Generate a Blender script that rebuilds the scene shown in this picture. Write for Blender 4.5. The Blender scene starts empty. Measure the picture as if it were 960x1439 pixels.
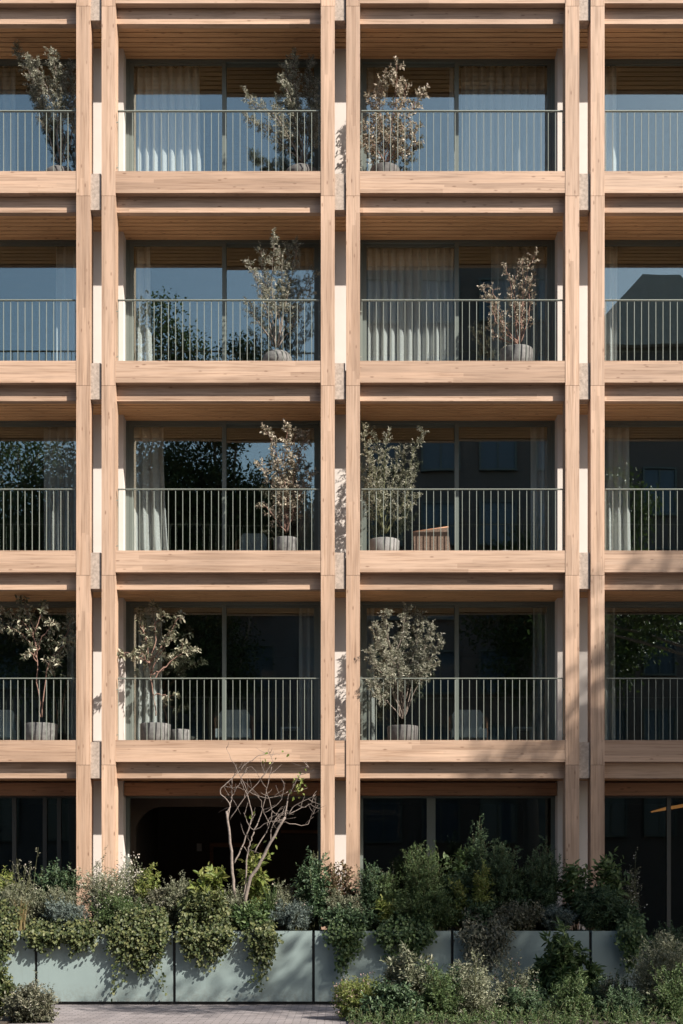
import bpy, math, random
import numpy as np
from mathutils import Vector

sc = bpy.context.scene
COL = sc.collection
F = 1833.0; CX = 478.5; CY = 1265.0; EYE = 1.6; DIST = 22.0

def PX(px, py, d):
    """a photograph pixel at depth d behind the facade's front -> a point in metres"""
    s = (DIST + d) / F
    return (float((px - CX) * s), float(d), float(EYE + (CY - py) * s))
def XA(px, d): return (px - CX) * (DIST + d) / F
def ZA(py, d): return EYE + (CY - py) * (DIST + d) / F

# ------------------------------------------------------------------ materials
def nodes(name):
    m = bpy.data.materials.new(name); m.use_nodes = True
    nt = m.node_tree; nt.nodes.clear()
    out = nt.nodes.new('ShaderNodeOutputMaterial')
    return m, nt, out
def N(nt, kind, **kw):
    n = nt.nodes.new(kind)
    for k, v in kw.items():
        if k in n.inputs.keys() if isinstance(k, str) else False: n.inputs[k].default_value = v
        else: setattr(n, k, v)
    return n
def ramp(nt, stops, src):
    r = nt.nodes.new('ShaderNodeValToRGB')
    el = r.color_ramp.elements
    while len(el) < len(stops): el.new(0.5)
    for e, (p, c) in zip(el, stops): e.position = p; e.color = (*c, 1)
    nt.links.new(src, r.inputs['Fac']); return r
def mixc(nt, fac, a, b, mode='MIX'):
    m = nt.nodes.new('ShaderNodeMix'); m.data_type = 'RGBA'; m.blend_type = mode
    for s, v in (('Factor', fac), ('A', a), ('B', b)):
        i = [q for q in m.inputs if q.name == s and q.enabled and (s == 'Factor' or q.type == 'RGBA')]
        i = i[0]
        if hasattr(v, 'node'): nt.links.new(v, i)
        else: i.default_value = v if s == 'Factor' else (*v, 1)
    return [o for o in m.outputs if o.type == 'RGBA'][0]
def math_(nt, op, a, b=None):
    m = nt.nodes.new('ShaderNodeMath'); m.operation = op
    for i, v in enumerate((a, b)):
        if v is None: continue
        if hasattr(v, 'node'): nt.links.new(v, m.inputs[i])
        else: m.inputs[i].default_value = v
    return m.outputs[0]
def noise(nt, vec, scale, detail=3, rough=0.55):
    n = nt.nodes.new('ShaderNodeTexNoise'); n.inputs['Scale'].default_value = scale
    n.inputs['Detail'].default_value = detail; n.inputs['Roughness'].default_value = rough
    if vec is not None: nt.links.new(vec, n.inputs['Vector'])
    return n.outputs['Fac']
def mapped(nt, scale, jitter=False):
    g = nt.nodes.new('ShaderNodeNewGeometry'); v = g.outputs['Position']
    if jitter:      # every timber its own piece of grain
        oi = nt.nodes.new('ShaderNodeObjectInfo')
        k = nt.nodes.new('ShaderNodeVectorMath'); k.operation = 'SCALE'
        cb = nt.nodes.new('ShaderNodeCombineXYZ')
        for i in range(3): nt.links.new(oi.outputs['Random'], cb.inputs[i])
        nt.links.new(cb.outputs[0], k.inputs[0]); k.inputs['Scale'].default_value = 37.0
        a = nt.nodes.new('ShaderNodeVectorMath'); a.operation = 'ADD'
        nt.links.new(v, a.inputs[0]); nt.links.new(k.outputs[0], a.inputs[1]); v = a.outputs[0]
    m = nt.nodes.new('ShaderNodeMapping'); m.inputs['Scale'].default_value = scale
    nt.links.new(v, m.inputs['Vector']); return m.outputs['Vector']
def principled(nt, out, color, rough=0.6, metallic=0.0, bump=None, bstr=0.2, bdist=0.01):
    p = nt.nodes.new('ShaderNodeBsdfPrincipled')
    if hasattr(color, 'node'): nt.links.new(color, p.inputs['Base Color'])
    else: p.inputs['Base Color'].default_value = (*color, 1)
    if hasattr(rough, 'node'): nt.links.new(rough, p.inputs['Roughness'])
    else: p.inputs['Roughness'].default_value = rough
    p.inputs['Metallic'].default_value = metallic
    if bump is not None:
        b = nt.nodes.new('ShaderNodeBump'); b.inputs['Strength'].default_value = bstr
        b.inputs['Distance'].default_value = bdist
        nt.links.new(bump, b.inputs['Height']); nt.links.new(b.outputs[0], p.inputs['Normal'])
    nt.links.new(p.outputs[0], out.inputs['Surface']); return p

def wood(name, axis, base, lam=True, vary=1.0):
    m, nt, out = nodes(name)
    sc_ = {'x': (0.9, 16, 16), 'z': (16, 16, 0.9)}[axis]
    v = mapped(nt, sc_, True)
    g1 = noise(nt, v, 1.6, 5, 0.6)
    fine = noise(nt, mapped(nt, {'x': (1.3, 42, 42), 'z': (42, 42, 1.3)}[axis], True), 1.0, 3, 0.6)
    b = np.array(base)
    c1 = ramp(nt, [(0.25, tuple(b*0.78)), (0.45, tuple(b*0.97)), (0.6, tuple(b*1.04)), (0.8, tuple(b*np.array([0.93, 0.89, 0.82])))], g1).outputs[0]
    c2 = ramp(nt, [(0.33, (0.66, 0.60, 0.54)), (0.48, (0.97, 0.96, 0.95)), (0.7, (1.09, 1.09, 1.10))], fine).outputs[0]
    c = mixc(nt, 0.8, c1, c2, 'MULTIPLY')
    if lam:     # glued lamellas, each a little different
        lv = mapped(nt, {'x': (0.28, 0.01, 11.0), 'z': (14.0, 0.01, 0.35)}[axis], True)
        vo = nt.nodes.new('ShaderNodeTexVoronoi'); vo.inputs['Scale'].default_value = 1.0
        vo.distance = 'CHEBYCHEV'; vo.inputs['Randomness'].default_value = 0.35
        nt.links.new(lv, vo.inputs['Vector'])
        sp = nt.nodes.new('ShaderNodeSeparateColor'); nt.links.new(vo.outputs['Color'], sp.inputs[0])
        lc = ramp(nt, [(0.0, (0.79, 0.755, 0.72)), (0.5, (1, 1, 1)), (1.0, (1.10, 1.08, 1.06))], sp.outputs[0]).outputs[0]
        c = mixc(nt, 1.0, c, lc, 'MULTIPLY')
    # knots
    kv = mapped(nt, {'x': (3.4, 10, 10), 'z': (10, 10, 3.4)}[axis], True)
    vk = nt.nodes.new('ShaderNodeTexVoronoi'); vk.inputs['Scale'].default_value = 1.0
    nt.links.new(kv, vk.inputs['Vector'])
    kn = ramp(nt, [(0.07, (1, 1, 1)), (0.16, (0, 0, 0))], vk.outputs['Distance']).outputs[0]
    kf = math_(nt, 'MULTIPLY', kn, 0.75)
    c = mixc(nt, kf, c, tuple(b*np.array([0.42, 0.33, 0.27])))
    big = noise(nt, mapped(nt, (0.5, 0.5, 0.35), True), 1.3, 2)
    bc = ramp(nt, [(0.3, (0.85, 0.835, 0.82)), (0.7, (1.07, 1.06, 1.05))], big).outputs[0]
    c = mixc(nt, 0.8, c, bc, 'MULTIPLY')
    oi2 = nt.nodes.new('ShaderNodeObjectInfo')
    pv = ramp(nt, [(0.0, (0.87, 0.845, 0.82)), (0.5, (1, 1, 1)), (1.0, (1.07, 1.055, 1.04))], oi2.outputs['Random']).outputs[0]
    c = mixc(nt, 1.0, c, pv, 'MULTIPLY')
    principled(nt, out, c, 0.62, bump=fine, bstr=0.15, bdist=0.004)
    return m

def plain(name, col, rough=0.6, metallic=0.0, spots=0.12, scale=6.0, bump=0.1):
    m, nt, out = nodes(name)
    n = noise(nt, mapped(nt, (1, 1, 1)), scale, 5, 0.6)
    b = np.array(col)
    c = ramp(nt, [(0.25, tuple(b*(1-spots))), (0.75, tuple(np.minimum(b*(1+spots), 1)))], n).outputs[0]
    principled(nt, out, c, rough, metallic, bump=n if bump else None, bstr=bump, bdist=0.01)
    return m

def leafmat(name, cols, trans=0.3, rough=0.5):
    m, nt, out = nodes(name)
    g = nt.nodes.new('ShaderNodeNewGeometry')
    n = len(cols)
    r = ramp(nt, [(i/(n-1), c) for i, c in enumerate(cols)], g.outputs['Random Per Island'])
    p = nt.nodes.new('ShaderNodeBsdfPrincipled'); p.inputs['Roughness'].default_value = rough
    p.inputs['Specular IOR Level'].default_value = 0.35
    nt.links.new(r.outputs[0], p.inputs['Base Color'])
    t = nt.nodes.new('ShaderNodeBsdfTranslucent'); nt.links.new(r.outputs[0], t.inputs['Color'])
    x = nt.nodes.new('ShaderNodeMixShader'); x.inputs[0].default_value = trans
    nt.links.new(p.outputs[0], x.inputs[1]); nt.links.new(t.outputs[0], x.inputs[2])
    nt.links.new(x.outputs[0], out.inputs['Surface']); return m

def glassmat(name, refl, tint):
    m, nt, out = nodes(name)
    t = nt.nodes.new('ShaderNodeBsdfTransparent'); t.inputs['Color'].default_value = (*tint, 1)
    g = nt.nodes.new('ShaderNodeBsdfGlossy'); g.inputs['Roughness'].default_value = 0.0
    g.inputs['Color'].default_value = (0.87, 1.0, 0.94, 1)
    # float glass is never quite flat
    n = noise(nt, mapped(nt, (1, 1, 1)), 0.9, 1)
    b = nt.nodes.new('ShaderNodeBump'); b.inputs['Strength'].default_value = 0.035; b.inputs['Distance'].default_value = 0.02
    nt.links.new(n, b.inputs['Height']); nt.links.new(b.outputs[0], g.inputs['Normal'])
    lw = nt.nodes.new('ShaderNodeLayerWeight'); lw.inputs['Blend'].default_value = 0.5
    f = math_(nt, 'ADD', math_(nt, 'MULTIPLY', math_(nt, 'POWER', lw.outputs['Facing'], 5.0), 0.9), refl+0.04)
    x = nt.nodes.new('ShaderNodeMixShader'); nt.links.new(f, x.inputs[0])
    nt.links.new(t.outputs[0], x.inputs[1]); nt.links.new(g.outputs[0], x.inputs[2])
    nt.links.new(x.outputs[0], out.inputs['Surface']); return m

WOODC = (0.458, 0.32, 0.234)
M = {
 'wood_x': wood('spruce_glulam_lying', 'x', WOODC),
 'wood_z': wood('spruce_glulam_standing', 'z', WOODC),
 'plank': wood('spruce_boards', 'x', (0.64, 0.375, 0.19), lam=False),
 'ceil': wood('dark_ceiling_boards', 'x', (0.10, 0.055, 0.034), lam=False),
 'end': plain('end_grain_timber', (0.36, 0.29, 0.24), 0.8, spots=0.35, scale=22),
 'plaster': plain('white_plaster', (0.58, 0.525, 0.485), 0.9, spots=0.04, scale=3),
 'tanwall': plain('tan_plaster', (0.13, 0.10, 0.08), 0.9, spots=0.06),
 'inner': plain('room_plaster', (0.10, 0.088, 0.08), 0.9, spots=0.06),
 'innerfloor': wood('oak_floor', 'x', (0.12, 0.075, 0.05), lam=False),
 'slab': plain('concrete', (0.42, 0.40, 0.37), 0.9),
 'frame': plain('green_grey_aluminium', (0.115, 0.135, 0.122), 0.45, 0.0, spots=0.04, bump=0),
 'darkframe': plain('dark_bronze_frame', (0.035, 0.036, 0.032), 0.5, bump=0, spots=0.05),
 'rail': plain('sage_painted_steel', (0.20, 0.22, 0.19), 0.45, 0.0, spots=0.05, bump=0),
 'glass': glassmat('coated_glass', 0.15, (0.89, 0.92, 0.92)),
 'darkglass': glassmat('dark_glass', 0.04, (0.55, 0.57, 0.56)),
 'panel': plain('sage_powder_coated_steel', (0.235, 0.275, 0.268), 0.5, spots=0.05, scale=2.0, bump=0.03),
 'black': plain('black_steel', (0.012, 0.012, 0.012), 0.6, bump=0),
 'soil': plain('potting_soil', (0.045, 0.032, 0.022), 0.95, spots=0.4, scale=30, bump=0.6),
 'curtain': plain('linen_curtain', (0.70, 0.69, 0.68), 0.9, spots=0.05, scale=20),
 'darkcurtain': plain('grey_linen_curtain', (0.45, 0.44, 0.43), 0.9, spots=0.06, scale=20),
 'bark': plain('olive_bark', (0.19, 0.155, 0.13), 0.9, spots=0.4, scale=30, bump=0.4),
 'redbark': plain('reddish_bark', (0.22, 0.13, 0.10), 0.9, spots=0.3, scale=30, bump=0.3),
 'greybark': plain('pale_bare_bark', (0.185, 0.15, 0.13), 0.9, spots=0.4, scale=26, bump=0.4),
 'stem': plain('green_stem', (0.10, 0.105, 0.045), 0.8, bump=0),
 'darkstone': plain('dark_stone_pot', (0.085, 0.08, 0.078), 0.8, spots=0.4, scale=14, bump=0.3),
 'greystone': plain('mottled_grey_pot', (0.12, 0.118, 0.115), 0.85, spots=0.6, scale=11, bump=0.3),
 'palestone': plain('pale_grey_pot', (0.20, 0.197, 0.193), 0.85, spots=0.3, scale=9, bump=0.3),
 'chairwood': wood('walnut_chair', 'x', (0.33, 0.165, 0.09), lam=False),
 'cushion': plain('blue_grey_cushion', (0.52, 0.58, 0.61), 0.95, spots=0.1, scale=30),
 'wicker': plain('brown_wicker', (0.115, 0.075, 0.052), 0.8, spots=0.5, scale=60, bump=0.6),
 'blind': wood('brown_blind', 'x', (0.27, 0.14, 0.075), lam=False),
 'olive': leafmat('olive_leaves', [(0.09, 0.10, 0.065), (0.28, 0.28, 0.205), (0.50, 0.48, 0.40)], 0.3),
 'silver': leafmat('silvery_leaves', [(0.12, 0.11, 0.07), (0.36, 0.32, 0.24), (0.60, 0.52, 0.43)], 0.32),
 'broad': leafmat('broad_leaves', [(0.06, 0.07, 0.04), (0.24, 0.24, 0.16), (0.48, 0.45, 0.35)], 0.25),
 'creeper': leafmat('creeper_leaves', [(0.028, 0.042, 0.016), (0.075, 0.098, 0.034), (0.185, 0.19, 0.078)], 0.35),
 'green': leafmat('green_leaves', [(0.03, 0.06, 0.02), (0.075, 0.122, 0.042), (0.15, 0.205, 0.08)], 0.35),
 'bright': leafmat('yellow_green_leaves', [(0.11, 0.16, 0.03), (0.19, 0.23, 0.06), (0.27, 0.27, 0.09)], 0.4),
 'darkgreen': leafmat('dark_green_leaves', [(0.022, 0.046, 0.022), (0.05, 0.09, 0.042), (0.11, 0.165, 0.08)], 0.3),
 'grey': leafmat('grey_green_leaves', [(0.07, 0.085, 0.05), (0.17, 0.185, 0.115), (0.32, 0.315, 0.225)], 0.25),
 'blue': leafmat('blue_green_leaves', [(0.06, 0.085, 0.075), (0.11, 0.145, 0.13), (0.18, 0.215, 0.195)], 0.2),
 'red': leafmat('red_tinged_leaves', [(0.09, 0.06, 0.035), (0.17, 0.10, 0.06), (0.16, 0.15, 0.07)], 0.3),
 'dry': leafmat('dry_straw', [(0.20, 0.15, 0.075), (0.27, 0.20, 0.10), (0.15, 0.15, 0.06)], 0.3),
 'purple': leafmat('dusky_leaves', [(0.045, 0.05, 0.032), (0.105, 0.11, 0.07), (0.23, 0.215, 0.155)], 0.25),
 'white': leafmat('white_flowers', [(0.62, 0.58, 0.52), (0.72, 0.68, 0.62), (0.55, 0.48, 0.42)], 0.3),
 'pink': leafmat('pink_flowers', [(0.55, 0.33, 0.33), (0.65, 0.45, 0.42), (0.62, 0.55, 0.5)], 0.3),
 'hotpink': leafmat('deep_pink_flowers', [(0.55, 0.06, 0.12), (0.6, 0.12, 0.2)], 0.3),
 'tree': leafmat('street_tree_leaves', [(0.03, 0.05, 0.016), (0.05, 0.08, 0.022), (0.09, 0.12, 0.035)], 0.35),
 'render1': plain('brown_render', (0.14, 0.118, 0.108), 0.9, spots=0.1, scale=1),
 'render2': plain('grey_render', (0.15, 0.147, 0.15), 0.9, spots=0.1, scale=1),
 'mirrorpane': plain('far_window_glass', (0.09, 0.12, 0.15), 0.03, bump=0, spots=0),
 'whitepaint': plain('white_paint', (0.6, 0.6, 0.58), 0.6, bump=0),
}
def mat_paving():
    m, nt, out = nodes('brick_paving')
    v = mapped(nt, (1, 1, 1))
    br = nt.nodes.new('ShaderNodeTexBrick'); nt.links.new(v, br.inputs['Vector'])
    br.inputs['Scale'].default_value = 1.0
    br.inputs['Brick Width'].default_value = 0.21; br.inputs['Row Height'].default_value = 0.105
    br.inputs['Mortar Size'].default_value = 0.006; br.inputs['Mortar Smooth'].default_value = 0.2
    br.inputs['Color1'].default_value = (0.24, 0.215, 0.215, 1); br.inputs['Color2'].default_value = (0.165, 0.15, 0.155, 1)
    br.inputs['Mortar'].default_value = (0.06, 0.055, 0.055, 1); br.inputs['Bias'].default_value = -0.1
    n = noise(nt, v, 2.2, 5)
    nc = ramp(nt, [(0.3, (0.8, 0.79, 0.78)), (0.7, (1.12, 1.12, 1.12))], n).outputs[0]
    c = mixc(nt, 1.0, br.outputs['Color'], nc, 'MULTIPLY')
    h = math_(nt, 'SUBTRACT', 1.0, br.outputs['Fac'])
    principled(nt, out, c, 0.8, bump=h, bstr=0.5, bdist=0.006); return m
def mat_panel():
    m, nt, out = nodes('sage_powder_coated_steel')
    v = mapped(nt, (1, 1, 1)); g = nt.nodes.new('ShaderNodeNewGeometry')
    sp = nt.nodes.new('ShaderNodeSeparateXYZ'); nt.links.new(g.outputs['Position'], sp.inputs[0])
    b = np.array((0.212, 0.268, 0.264))
    n = noise(nt, v, 1.7, 4)
    c = ramp(nt, [(0.3, tuple(b*0.94)), (0.7, tuple(b*1.05))], n).outputs[0]
    drip = noise(nt, mapped(nt, (26, 26, 0.9)), 1.0, 4, 0.6)      # rain streaks
    d = ramp(nt, [(0.56, (0, 0, 0)), (0.78, (1, 1, 1))], drip).outputs[0]
    c = mixc(nt, math_(nt, 'MULTIPLY', d, 0.22), c, (0.15, 0.165, 0.15))
    spl = noise(nt, mapped(nt, (9, 9, 9)), 2.0, 6, 0.7)           # soil splashed up from the paving
    mr = nt.nodes.new('ShaderNodeMapRange'); nt.links.new(sp.outputs['Z'], mr.inputs['Value'])
    mr.inputs['From Min'].default_value = 0.05; mr.inputs['From Max'].default_value = 0.34; mr.inputs['To Min'].default_value = 0.62; mr.inputs['To Max'].default_value = 0.0
    f = math_(nt, 'MULTIPLY', mr.outputs[0], ramp(nt, [(0.42, (0, 0, 0)), (0.68, (1, 1, 1))], spl).outputs[0])
    c = mixc(nt, f, c, (0.13, 0.115, 0.095))
    principled(nt, out, c, 0.5, bump=noise(nt, v, 0.9, 2), bstr=0.12, bdist=0.03); return m
M['panel'] = mat_panel()
M['paving'] = mat_paving()
M['asphalt'] = plain('asphalt', (0.055, 0.054, 0.055), 0.9, spots=0.3, scale=18, bump=0.3)

# ------------------------------------------------------------------ objects
def link(o, parent=None):
    COL.objects.link(o)
    if parent is not None: o.parent = parent
    return o
def tag(o, label, cat, group=None, kind=None):
    if label: o['label'] = label
    if cat: o['category'] = cat
    if group: o['group'] = group
    if kind: o['kind'] = kind
    return o
def empty(name, loc=(0, 0, 0)):
    o = bpy.data.objects.new(name, None); o.location = loc; o.empty_display_size = 0.1
    return link(o)

class MB:
    def __init__(s): s.v = []; s.f = []; s.sm = []
    def box(s, x0, x1, y0, y1, z0, z1):
        b = len(s.v)
        s.v += [(x0,y0,z0),(x1,y0,z0),(x1,y1,z0),(x0,y1,z0),(x0,y0,z1),(x1,y0,z1),(x1,y1,z1),(x0,y1,z1)]
        s.f += [tuple(b+i for i in q) for q in ((0,3,2,1),(4,5,6,7),(0,1,5,4),(1,2,6,5),(2,3,7,6),(3,0,4,7))]
        s.sm += [False]*6; return s
    def prism(s, pts, y0, y1):
        """outline in x-z extruded along y"""
        b = len(s.v); n = len(pts)
        s.v += [(x, y0, z) for x, z in pts] + [(x, y1, z) for x, z in pts]
        s.f += [tuple(b+i for i in range(n)), tuple(b+n+i for i in reversed(range(n)))]
        s.f += [(b+i, b+n+i, b+n+(i+1) % n, b+(i+1) % n) for i in range(n)]
        s.sm += [False]*(n+2); return s
    def tube(s, pts, rad, n=6):
        pts = [Vector(p) for p in pts]
        if len(pts) < 2: return s
        b0 = len(s.v); u = None
        for i, p in enumerate(pts):
            t = (pts[min(i+1, len(pts)-1)] - pts[max(i-1, 0)])
            if t.length < 1e-9: t = Vector((0, 0, 1))
            t.normalize()
            if u is None:
                u = t.cross(Vector((0.31, 0.87, 0.12)))
                if u.length < 1e-3: u = t.cross(Vector((1, 0, 0)))
            u = (u - t*u.dot(t)); u.normalize(); w = t.cross(u)
            r = rad[i] if hasattr(rad, '__len__') else rad
            for k in range(n):
                a = 2*math.pi*k/n
                s.v.append(tuple(p + (u*math.cos(a) + w*math.sin(a))*r))
        for i in range(len(pts)-1):
            for k in range(n):
                a = b0+i*n+k; c = b0+i*n+(k+1) % n
                s.f.append((a, c, c+n, a+n)); s.sm.append(True)
        s.f.append(tuple(b0+k for k in reversed(range(n)))); s.sm.append(False)
        s.f.append(tuple(b0+(len(pts)-1)*n+k for k in range(n))); s.sm.append(False)
        return s
    def lathe(s, prof, c, n=28, wob=0.0):
        b = len(s.v)
        for r, z in prof:
            for k in range(n):
                a = 2*math.pi*k/n
                rr = r*(1+wob*math.sin(3*a+z*7))
                s.v.append((c[0]+rr*math.cos(a), c[1]+rr*math.sin(a), c[2]+z))
        for i in range(len(prof)-1):
            for k in range(n):
                a = b+i*n+k; d = b+i*n+(k+1) % n
                s.f.append((a, d, d+n, a+n)); s.sm.append(True)
        s.f.append(tuple(b+k for k in reversed(range(n)))); s.sm.append(False)
        s.f.append(tuple(b+(len(prof)-1)*n+k for k in range(n))); s.sm.append(False)
        return s
    def build(s, name, mat, parent=None):
        me = bpy.data.meshes.new(name); me.from_pydata(s.v, [], s.f)
        me.polygons.foreach_set('use_smooth', s.sm); me.materials.append(mat); me.update()
        return link(bpy.data.objects.new(name, me), parent)

def norm(a):
    return a / np.maximum(np.linalg.norm(a, axis=1, keepdims=True), 1e-9)
class Leaves:
    """many small folded leaves gathered into one mesh"""
    def __init__(s): s.p = []; s.d = []; s.n = []; s.L = []; s.W = []
    def add(s, p, d, n, L, W):
        s.p.append(p); s.d.append(d); s.n.append(n); s.L.append(L); s.W.append(W)
    def addn(s, p, d, n, L, W):
        s.p.extend(p); s.d.extend(d); s.n.extend(n); s.L.extend(L); s.W.extend(W)
    def build(s, name, mat, parent=None, fold=0.18, droop=0.15):
        if not s.p: return None
        p = np.array(s.p, float); d = norm(np.array(s.d, float)); n = np.array(s.n, float)
        L = np.array(s.L)[:, None]; W = np.array(s.W)[:, None]
        n = norm(n - d*np.sum(n*d, axis=1, keepdims=True)); sd = np.cross(d, n)
        V = np.stack([p,
            p + d*L*0.30 + sd*W*0.46 + n*W*fold, p + d*L*0.70 + sd*W*0.36 + n*(W*fold - L*droop*0.5),
            p + d*L - n*L*droop,
            p + d*L*0.70 - sd*W*0.36 + n*(W*fold - L*droop*0.5), p + d*L*0.30 - sd*W*0.46 + n*W*fold], axis=1).reshape(-1, 3)
        k = len(p); base = (np.arange(k)*6)[:, None]
        Fq = np.concatenate([base + np.array([[0, 1, 2, 3]]), base + np.array([[0, 3, 4, 5]])], axis=1).reshape(-1)
        me = bpy.data.meshes.new(name)
        me.vertices.add(len(V)); me.vertices.foreach_set('co', V.reshape(-1).astype(np.float32))
        me.loops.add(len(Fq)); me.loops.foreach_set('vertex_index', Fq.astype(np.int32))
        me.polygons.add(k*2); me.polygons.foreach_set('loop_start', np.arange(0, k*8, 4, dtype=np.int32))
        me.polygons.foreach_set('loop_total', np.full(k*2, 4, dtype=np.int32))
        me.materials.append(mat); me.update(calc_edges=True); me.validate()
        return link(bpy.data.objects.new(name, me), parent)

def rv(r): 
    v = r.normal(size=3); return v/np.linalg.norm(v)
def curve(a, b, c, n=7):
    a, b, c = map(np.array, (a, b, c)); t = np.linspace(0, 1, n)[:, None]
    return (1-t)**2*a + 2*t*(1-t)*b + t**2*c
def smooth_path(pts, r, wob, per=4):
    """polyline -> slightly wobbly finer path"""
    P = np.array(pts, float); out = []
    for i in range(len(P)-1):
        p0 = P[max(i-1, 0)]; p1 = P[i]; p2 = P[i+1]; p3 = P[min(i+2, len(P)-1)]
        for k in range(per):
            t = k/per
            out.append(0.5*((2*p1)+(-p0+p2)*t+(2*p0-5*p1+4*p2-p3)*t*t+(-p0+3*p1-3*p2+p3)*t**3))
    out.append(P[-1]); out = np.array(out)
    out[1:-1] += r.normal(size=out[1:-1].shape)*wob
    return out
def along(path, t):
    seg = np.linalg.norm(np.diff(path, axis=0), axis=1); cum = np.concatenate([[0], np.cumsum(seg)])
    s = t*cum[-1]; i = int(np.clip(np.searchsorted(cum, s)-1, 0, len(seg)-1))
    f = (s-cum[i])/max(seg[i], 1e-9)
    return path[i]*(1-f)+path[i+1]*f, (path[i+1]-path[i])/max(seg[i], 1e-9), cum[-1]

def twig(mb, lv, r, p, d, ln, nl, L, W, rad=0.0025, up=0.25, nup=0.5, leafang=0.9, t0=0.15, fl=None, pf=0.0, FS=0.03, tubes=True):
    """one leafy twig"""
    d = d/np.linalg.norm(d)
    e = p + d*ln + np.array([0, 0, up*ln*0.5]) + r.normal(size=3)*ln*0.12
    c = curve(p, p+d*ln*0.55, e, 4)
    if tubes: mb.tube([tuple(q) for q in c], [rad, rad*0.8, rad*0.6, rad*0.35], 3)
    t = np.minimum(t0+(1-t0)*(np.arange(nl)+r.random(nl))/nl, 0.999)*3
    k = t.astype(int); f = (t-k)[:, None]
    q = c[k]*(1-f)+c[k+1]*f; tg = norm(c[k+1]-c[k])
    x = norm(r.normal(size=(nl, 3))); x = norm(x-tg*np.sum(x*tg, axis=1, keepdims=True))
    s = 0.7+0.6*r.random(nl)
    lv.addn(q, tg*(1-leafang*0.55)+x*leafang, np.array([0, -0.25, nup])+norm(r.normal(size=(nl, 3)))*0.6, L*s, W*s)
    if fl is not None and r.random() < pf:
        for k in range(3):
            fl.add(e+r.normal(size=3)*FS, rv(r), rv(r), FS*(0.7+0.6*r.random()), FS*0.9)

# ------------------------------------------------------------------ the apartment house
BAY = 4.125
PAIRS = [-8.25, -4.125, 0.0, 4.125, 8.25]
BAYS = [-6.1875, -2.0625, 2.0625, 6.1875]
ZT = [4.3, 7.5, 10.7, 13.9, 17.1, 20.3]          # tops of the front beams
HW = 0.33                                         # half a column pair
house = empty('timber_apartment_house')
tag(house, 'apartment house with a pale timber grid of paired posts, beams and planted loggias', 'building')

def rep(src, loc):
    o = src.copy(); link(o, house); o.location = loc; return o
def rep_tree(src, loc):
    o = rep(src, loc)
    for ch in list(src.children):
        c = ch.copy(); link(c, o)
    return o

# columns: one segment per storey, with the fine open joint below each beam
bounds = [0.0] + [z-0.42 for z in ZT]
for k in range(6):
    z0 = bounds[k] + (0.003 if k else 0); z1 = bounds[k+1]-0.003
    first = None
    for xp in PAIRS:
        for s in (-1, 1):
            xc = xp + s*(0.097+0.233/2)
            if first is None:
                first = MB().box(-0.1165, 0.1165, 0, 0.28, z0, z1).build('column', M['wood_z'], house); first.location = (xc, 0, 0)
            else: rep(first, (xc, 0, 0))
first = None
for xp in PAIRS:
    for s in (-1, 1):
        xc = xp + s*(0.097+0.233/2)
        if first is None:
            first = MB().box(-0.1165, 0.1165, 0, 0.28, bounds[6]+0.003, 20.75).build('column', M['wood_z'], house); first.location = (xc, 0, 0)
        else: rep(first, (xc, 0, 0))
# beams and the fascias behind them
bw = BAY/2-HW-0.001
beam0 = MB().box(-bw, bw, 0.006, 0.128, -0.366, 0).build('beam', M['wood_x'], house)
fas0 = MB().box(-bw, bw, 0.136, 0.25, -0.63, -0.10).build('fascia', M['wood_x'], house)
blk0 = MB().box(-0.096, 0.082, 0.03, 0.25, -0.64, -0.03).build('end_grain_block', M['end'], house)
wblk = MB().box(-0.096, 0.096, 0.02, 0.25, -0.62, -0.005).build('joining_block', M['wood_x'], house)
used = set()
def put(src, loc):
    if src.name not in used: used.add(src.name); src.location = loc; return src
    return rep(src, loc)
for z in ZT:
    for xb in BAYS:
        put(beam0, (xb, 0, z)); put(fas0, (xb, 0, z))
    for xp in PAIRS:
        if abs(xp) < 0.1 and z < 5: put(wblk, (xp, 0, z))
        else: put(blk0, (xp, 0, z))
# floor slabs and plank soffits
for z in ZT:
    MB().box(-8.58, 8.58, 0.262, 6.6, z-0.53, z-0.06).build('floor_slab', M['slab'], house)
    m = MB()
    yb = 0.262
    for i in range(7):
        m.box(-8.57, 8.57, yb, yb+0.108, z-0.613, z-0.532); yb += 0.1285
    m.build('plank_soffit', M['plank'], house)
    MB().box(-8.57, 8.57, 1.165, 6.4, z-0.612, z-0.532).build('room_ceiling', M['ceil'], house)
levels = [0.0] + [z-0.06 for z in ZT[:-1]]
for k in range(6):
    z0 = levels[k]; z1 = ZT[k]-0.614
    for xp in PAIRS:
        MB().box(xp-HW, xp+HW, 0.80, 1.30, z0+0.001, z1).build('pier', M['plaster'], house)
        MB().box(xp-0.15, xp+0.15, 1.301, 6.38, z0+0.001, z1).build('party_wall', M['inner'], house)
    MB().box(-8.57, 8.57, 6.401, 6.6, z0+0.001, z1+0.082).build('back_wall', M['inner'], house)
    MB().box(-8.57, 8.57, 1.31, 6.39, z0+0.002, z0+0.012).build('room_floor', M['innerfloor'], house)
MB().box(-8.6, 8.6, 0.3, 6.62, 20.25, 20.6).build('roof', M['slab'], house)

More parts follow.
